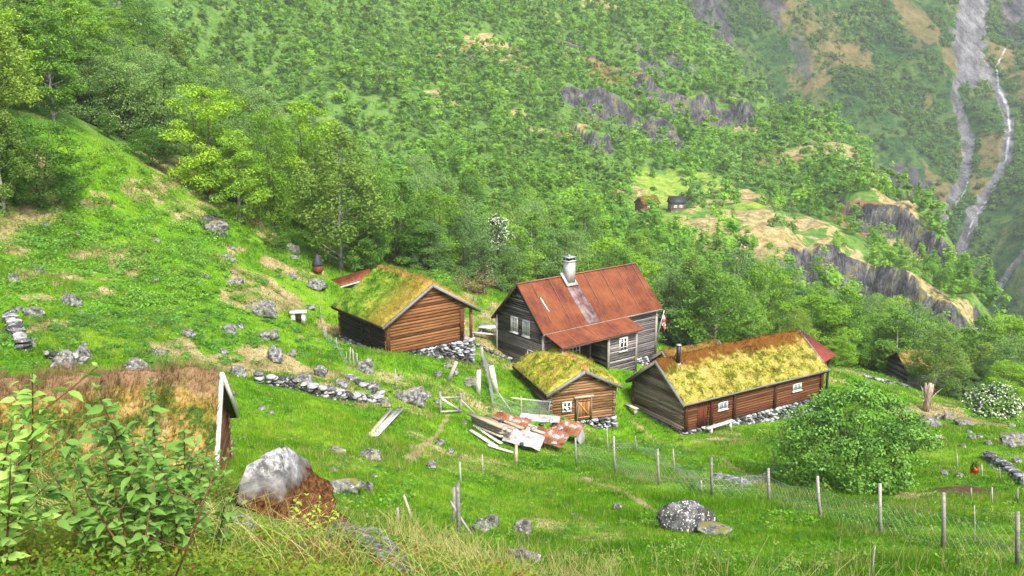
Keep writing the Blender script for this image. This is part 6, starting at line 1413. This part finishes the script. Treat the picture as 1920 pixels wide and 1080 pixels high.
# long dry stalks near the camera
def stalks():
    mb = MB(); 
    def run(n, xr, yr, hr, fgmax=None, lean=.5, w=.0055):
        for _ in range(n):
            Y = rng.uniform(*yr); x = rng.uniform(*xr)*Y; z = H1(x, Y); h = rng.uniform(*hr); a = rng.uniform(0, 6.28); l = rng.uniform(.15, 1)*lean; d = np.array([math.cos(a), math.sin(a)*.4, 0])*l; t = np.linspace(0, 1, 6)[:, None]
            pts = np.array([x, Y, z-.03])+np.array([0, 0, 1])*h*(t-.35*l*t**2.2)+d*h*t**1.8; mb.tube(pts, np.linspace(w*.75, w*.25, 6), 3, rng.uniform(0, 1), cap=False)
    run(700, (-.6, -.02), (6.5, 11.5), (.35, .85), lean=1.1, w=.0045); run(900, (-.14, .12), (13, 19), (.3, .75), lean=.55, w=.008); run(260, (.1, .6), (13, 20), (.4, 1.0), lean=.45, w=.008); run(30, (.2, .6), (11, 14), (1.1, 1.7), lean=.5, w=.010)
    run(350, (-.18, -.1), (10.5, 14.5), (.15, .4), lean=1.2, w=.006)
    o = mb.build('dry_grass', M['straw']); tag(o, kind='stuff')
m_ = NT('straw_stalks', .8, .15); m_.col(m_.ramp(m_.attr('v').outputs['Fac'], [(0, (.30,.24,.08)), (.5, (.52,.45,.20)), (1, (.42,.47,.12))])); M['straw'] = m_.m
stalks()
# leafy sapling clump, front left
def leaf_geo():
    """ovate leaf, 1 long, slightly folded and drooping: base at origin, tip on +x"""
    t = np.array([0, .18, .42, .7, 1.]); w = np.array([.0, .17, .235, .15, 0]); z = -.24*t**2
    V = [(0, 0, 0)]; 
    for i in range(1, 4): V += [(t[i], w[i], z[i]+.05), (t[i], 0, z[i]), (t[i], -w[i], z[i]+.05)]
    V += [(1, 0, -.28)]; F3 = [(0, 2, 1), (0, 3, 2), (7, 8, 10), (8, 9, 10)]; F4 = [(1, 2, 5, 4), (2, 3, 6, 5), (4, 5, 8, 7), (5, 6, 9, 8)]
    return np.array(V), np.array(F3), np.array(F4)
def sapling(stems, label, seed, lf, name='leafy_sapling', leaflen=.13):
    r = np.random.default_rng(seed); LV, F3, F4 = leaf_geo(); g0 = None; tk = MB(); cr = MB()
    for (bx, by, Y, tx, ty) in stems:
        g = at(bx, by, Y); g[2] = H1(g[0], g[1]); top = at(tx, ty, Y+r.uniform(-.3, .3))
        if g0 is None: g0 = g
        n = 9; t = np.linspace(0, 1, n)[:, None]; bend = np.array([r.normal(0, .05), r.normal(0, .05), 0]); pts = g+(top-g)*t+bend*np.sin(t*math.pi)-g0; L = np.linalg.norm(top-g)
        tk.tube(pts, np.linspace(.011, .0035, n), 6, .5)
        axes = [(pts, L, .28)]
        for b in range(int(L*5)):
            q = r.uniform(.2, .85); p0 = np.array([np.interp(q, t[:, 0], pts[:, k]) for k in range(3)]); a = r.uniform(0, 6.28); l = r.uniform(.15, .42)*min(L, 1); d = np.array([math.cos(a), math.sin(a)*.8, r.uniform(.35, .9)])*l; bp = np.array([p0, p0+d*.55+[0, 0, -.01], p0+d]); tk.tube(bp, [.005, .004, .0025], 5, .5, cap=False); axes.append((bp, l, .0))
        for pp, l, st in axes:
            m = max(3, int(l/.052)); tt = np.linspace(st, 1, m); T = np.linspace(0, 1, len(pp))
            for k, q in enumerate(tt):
                p0 = np.array([np.interp(q, T, pp[:, c]) for c in range(3)])
                for sd in (0, 1):
                    a = k*1.9+sd*math.pi+r.normal(0, .35); el = r.uniform(-.15, .5)+(.5 if q > .95 else 0); s = leaflen*r.uniform(.55, 1.15)*(1-.35*(q > .9)); roll = r.normal(0, .6)
                    ca, sa, ce, se, cr_, sr = math.cos(a), math.sin(a), math.cos(el), math.sin(el), math.cos(roll), math.sin(roll)
                    Rz = np.array([[ca, -sa, 0], [sa, ca, 0], [0, 0, 1]]); Ry = np.array([[ce, 0, -se], [0, 1, 0], [se, 0, ce]]); Rx = np.array([[1, 0, 0], [0, cr_, -sr], [0, sr, cr_]])
                    cr.add((LV*s)@(Rz@Ry@Rx).T+p0, [F3, F4], r.uniform(0, 1))
    e = empty(name, g0, 0, label=label, cat='sapling'); tk.build('stem', M['twig'], e); cr.build('leaves', lf, e); return e
M['twig'] = simple('reddish_twig', (.12,.05,.03), .6, .3)
BL = leaf_obj_mat('big_leaves', (.17,.36,.05), (.34,.52,.12), .45)
sapling([(250,1010,6.6,178,725),(300,1000,6.7,281,716),(300,1010,6.9,212,760),(210,1010,6.5,110,800),(330,1005,7.1,345,790),(270,1020,6.2,130,850),(340,1000,7.4,390,840),(240,1020,6.3,190,850),(310,1020,6.6,270,830),(200,1020,6.2,95,880),(280,1020,6.8,240,800),(350,1020,7.2,330,860),(250,1040,6.,290,900),(380,1010,7.6,420,930)],
        'leafy young sapling clump with pale green leaves in front of the brown turf roof', 11, BL)
sapling([(-10,960,5.6,60,690),(-30,990,5.4,25,780),(-20,1000,5.6,40,740),(-10,1010,5.2,20,860)], 'leafy twigs reaching in at the left edge', 12, BL, leaflen=.12)
sapling([(590,1000,10.6,560,930),(591,1000,10.6,600,935),(592,1000,10.6,630,950)], 'small light green seedling against the big lichened boulder', 13, leaf_obj_mat('yellow_leaves', (.25,.42,.03), (.42,.58,.07), .4), 'seedling', .09)
def twig(b, t, Y, lab):
    g = at(*b, Y); g[2] = H1(g[0], g[1]); top = at(*t, Y); mb = MB(); d = top-g; L = np.linalg.norm(d)
    mb.tube([np.zeros(3), d*.5+[.03, 0, .04], d], [.008, .006, .003], 5); r = np.random.default_rng(3)
    for q in (.4, .55, .7, .85): a = d*q; mb.tube([a, a+[r.uniform(-.25, .25)*L, 0, r.uniform(.05, .2)*L]], [.004, .002], 4)
    o = mb.build('bare_twig', M['twig']); o.location = g; tag(o, lab, 'twig')
twig((300,1085), (410,860), 5.4, 'thin bare brown twig slanting up right of the leafy sapling')

# ================================================================== light, air, camera
def haze():
    mb = MB(); mb.box((180, 560, -5), (1500, 1340, 520)); m = bpy.data.materials.new('air'); m.use_nodes = True; t = m.node_tree; t.nodes.remove(t.nodes['Principled BSDF']); v = t.nodes.new('ShaderNodeVolumePrincipled')
    v.inputs['Color'].default_value = (.84, .93, .90, 1); v.inputs['Density'].default_value = HAZE; t.links.new(v.outputs[0], t.nodes['Material Output'].inputs['Volume'])
    o = mb.build('haze', m); o['kind'] = 'stuff'
HAZE = .00021
haze()
W = bpy.data.worlds.new('World'); bpy.context.scene.world = W; W.use_nodes = True; nt = W.node_tree; bg = nt.nodes['Background']; sky = nt.nodes.new('ShaderNodeTexSky'); sky.sky_type = 'NISHITA'; sky.sun_disc = False
EL, AZ = math.radians(52), math.radians(150)      # azimuth measured clockwise from +Y (straight ahead)
sky.sun_elevation = EL; sky.sun_rotation = AZ; sky.air_density = 1.0; sky.dust_density = 4.0; sky.ozone_density = .6; nt.links.new(sky.outputs[0], bg.inputs[0]); bg.inputs[1].default_value = .13
sun = bpy.data.lights.new('sun', 'SUN'); sun.energy = 2.1; sun.angle = math.radians(11); sun.color = (1, .96, .88); so = bpy.data.objects.new('sun', sun); C.objects.link(so)
d = Vector((math.sin(AZ)*math.cos(EL), math.cos(AZ)*math.cos(EL), math.sin(EL))); so.rotation_euler = d.to_track_quat('Z', 'Y').to_euler()
cam = bpy.data.cameras.new('camera'); co = bpy.data.objects.new('camera', cam); C.objects.link(co); cam.sensor_width = 36; cam.lens = F_PX/1920*36; cam.clip_start = .1; cam.clip_end = 4000
co.location = (0, 0, 0); co.rotation_euler = (math.pi/2-TH, 0, 0); bpy.context.scene.camera = co
sc = bpy.context.scene; vs = sc.view_settings; vs.view_transform = 'Standard'; vs.look = 'None'; vs.gamma = 1; vs.exposure = 1.48
cy = sc.cycles; cy.use_denoising = True; cy.max_bounces = 6; cy.diffuse_bounces = 3; cy.glossy_bounces = 2; cy.transmission_bounces = 3; cy.transparent_max_bounces = 4; cy.volume_bounces = 0
cy.use_adaptive_sampling = True; cy.adaptive_threshold = .02; sc.render.use_persistent_data = False
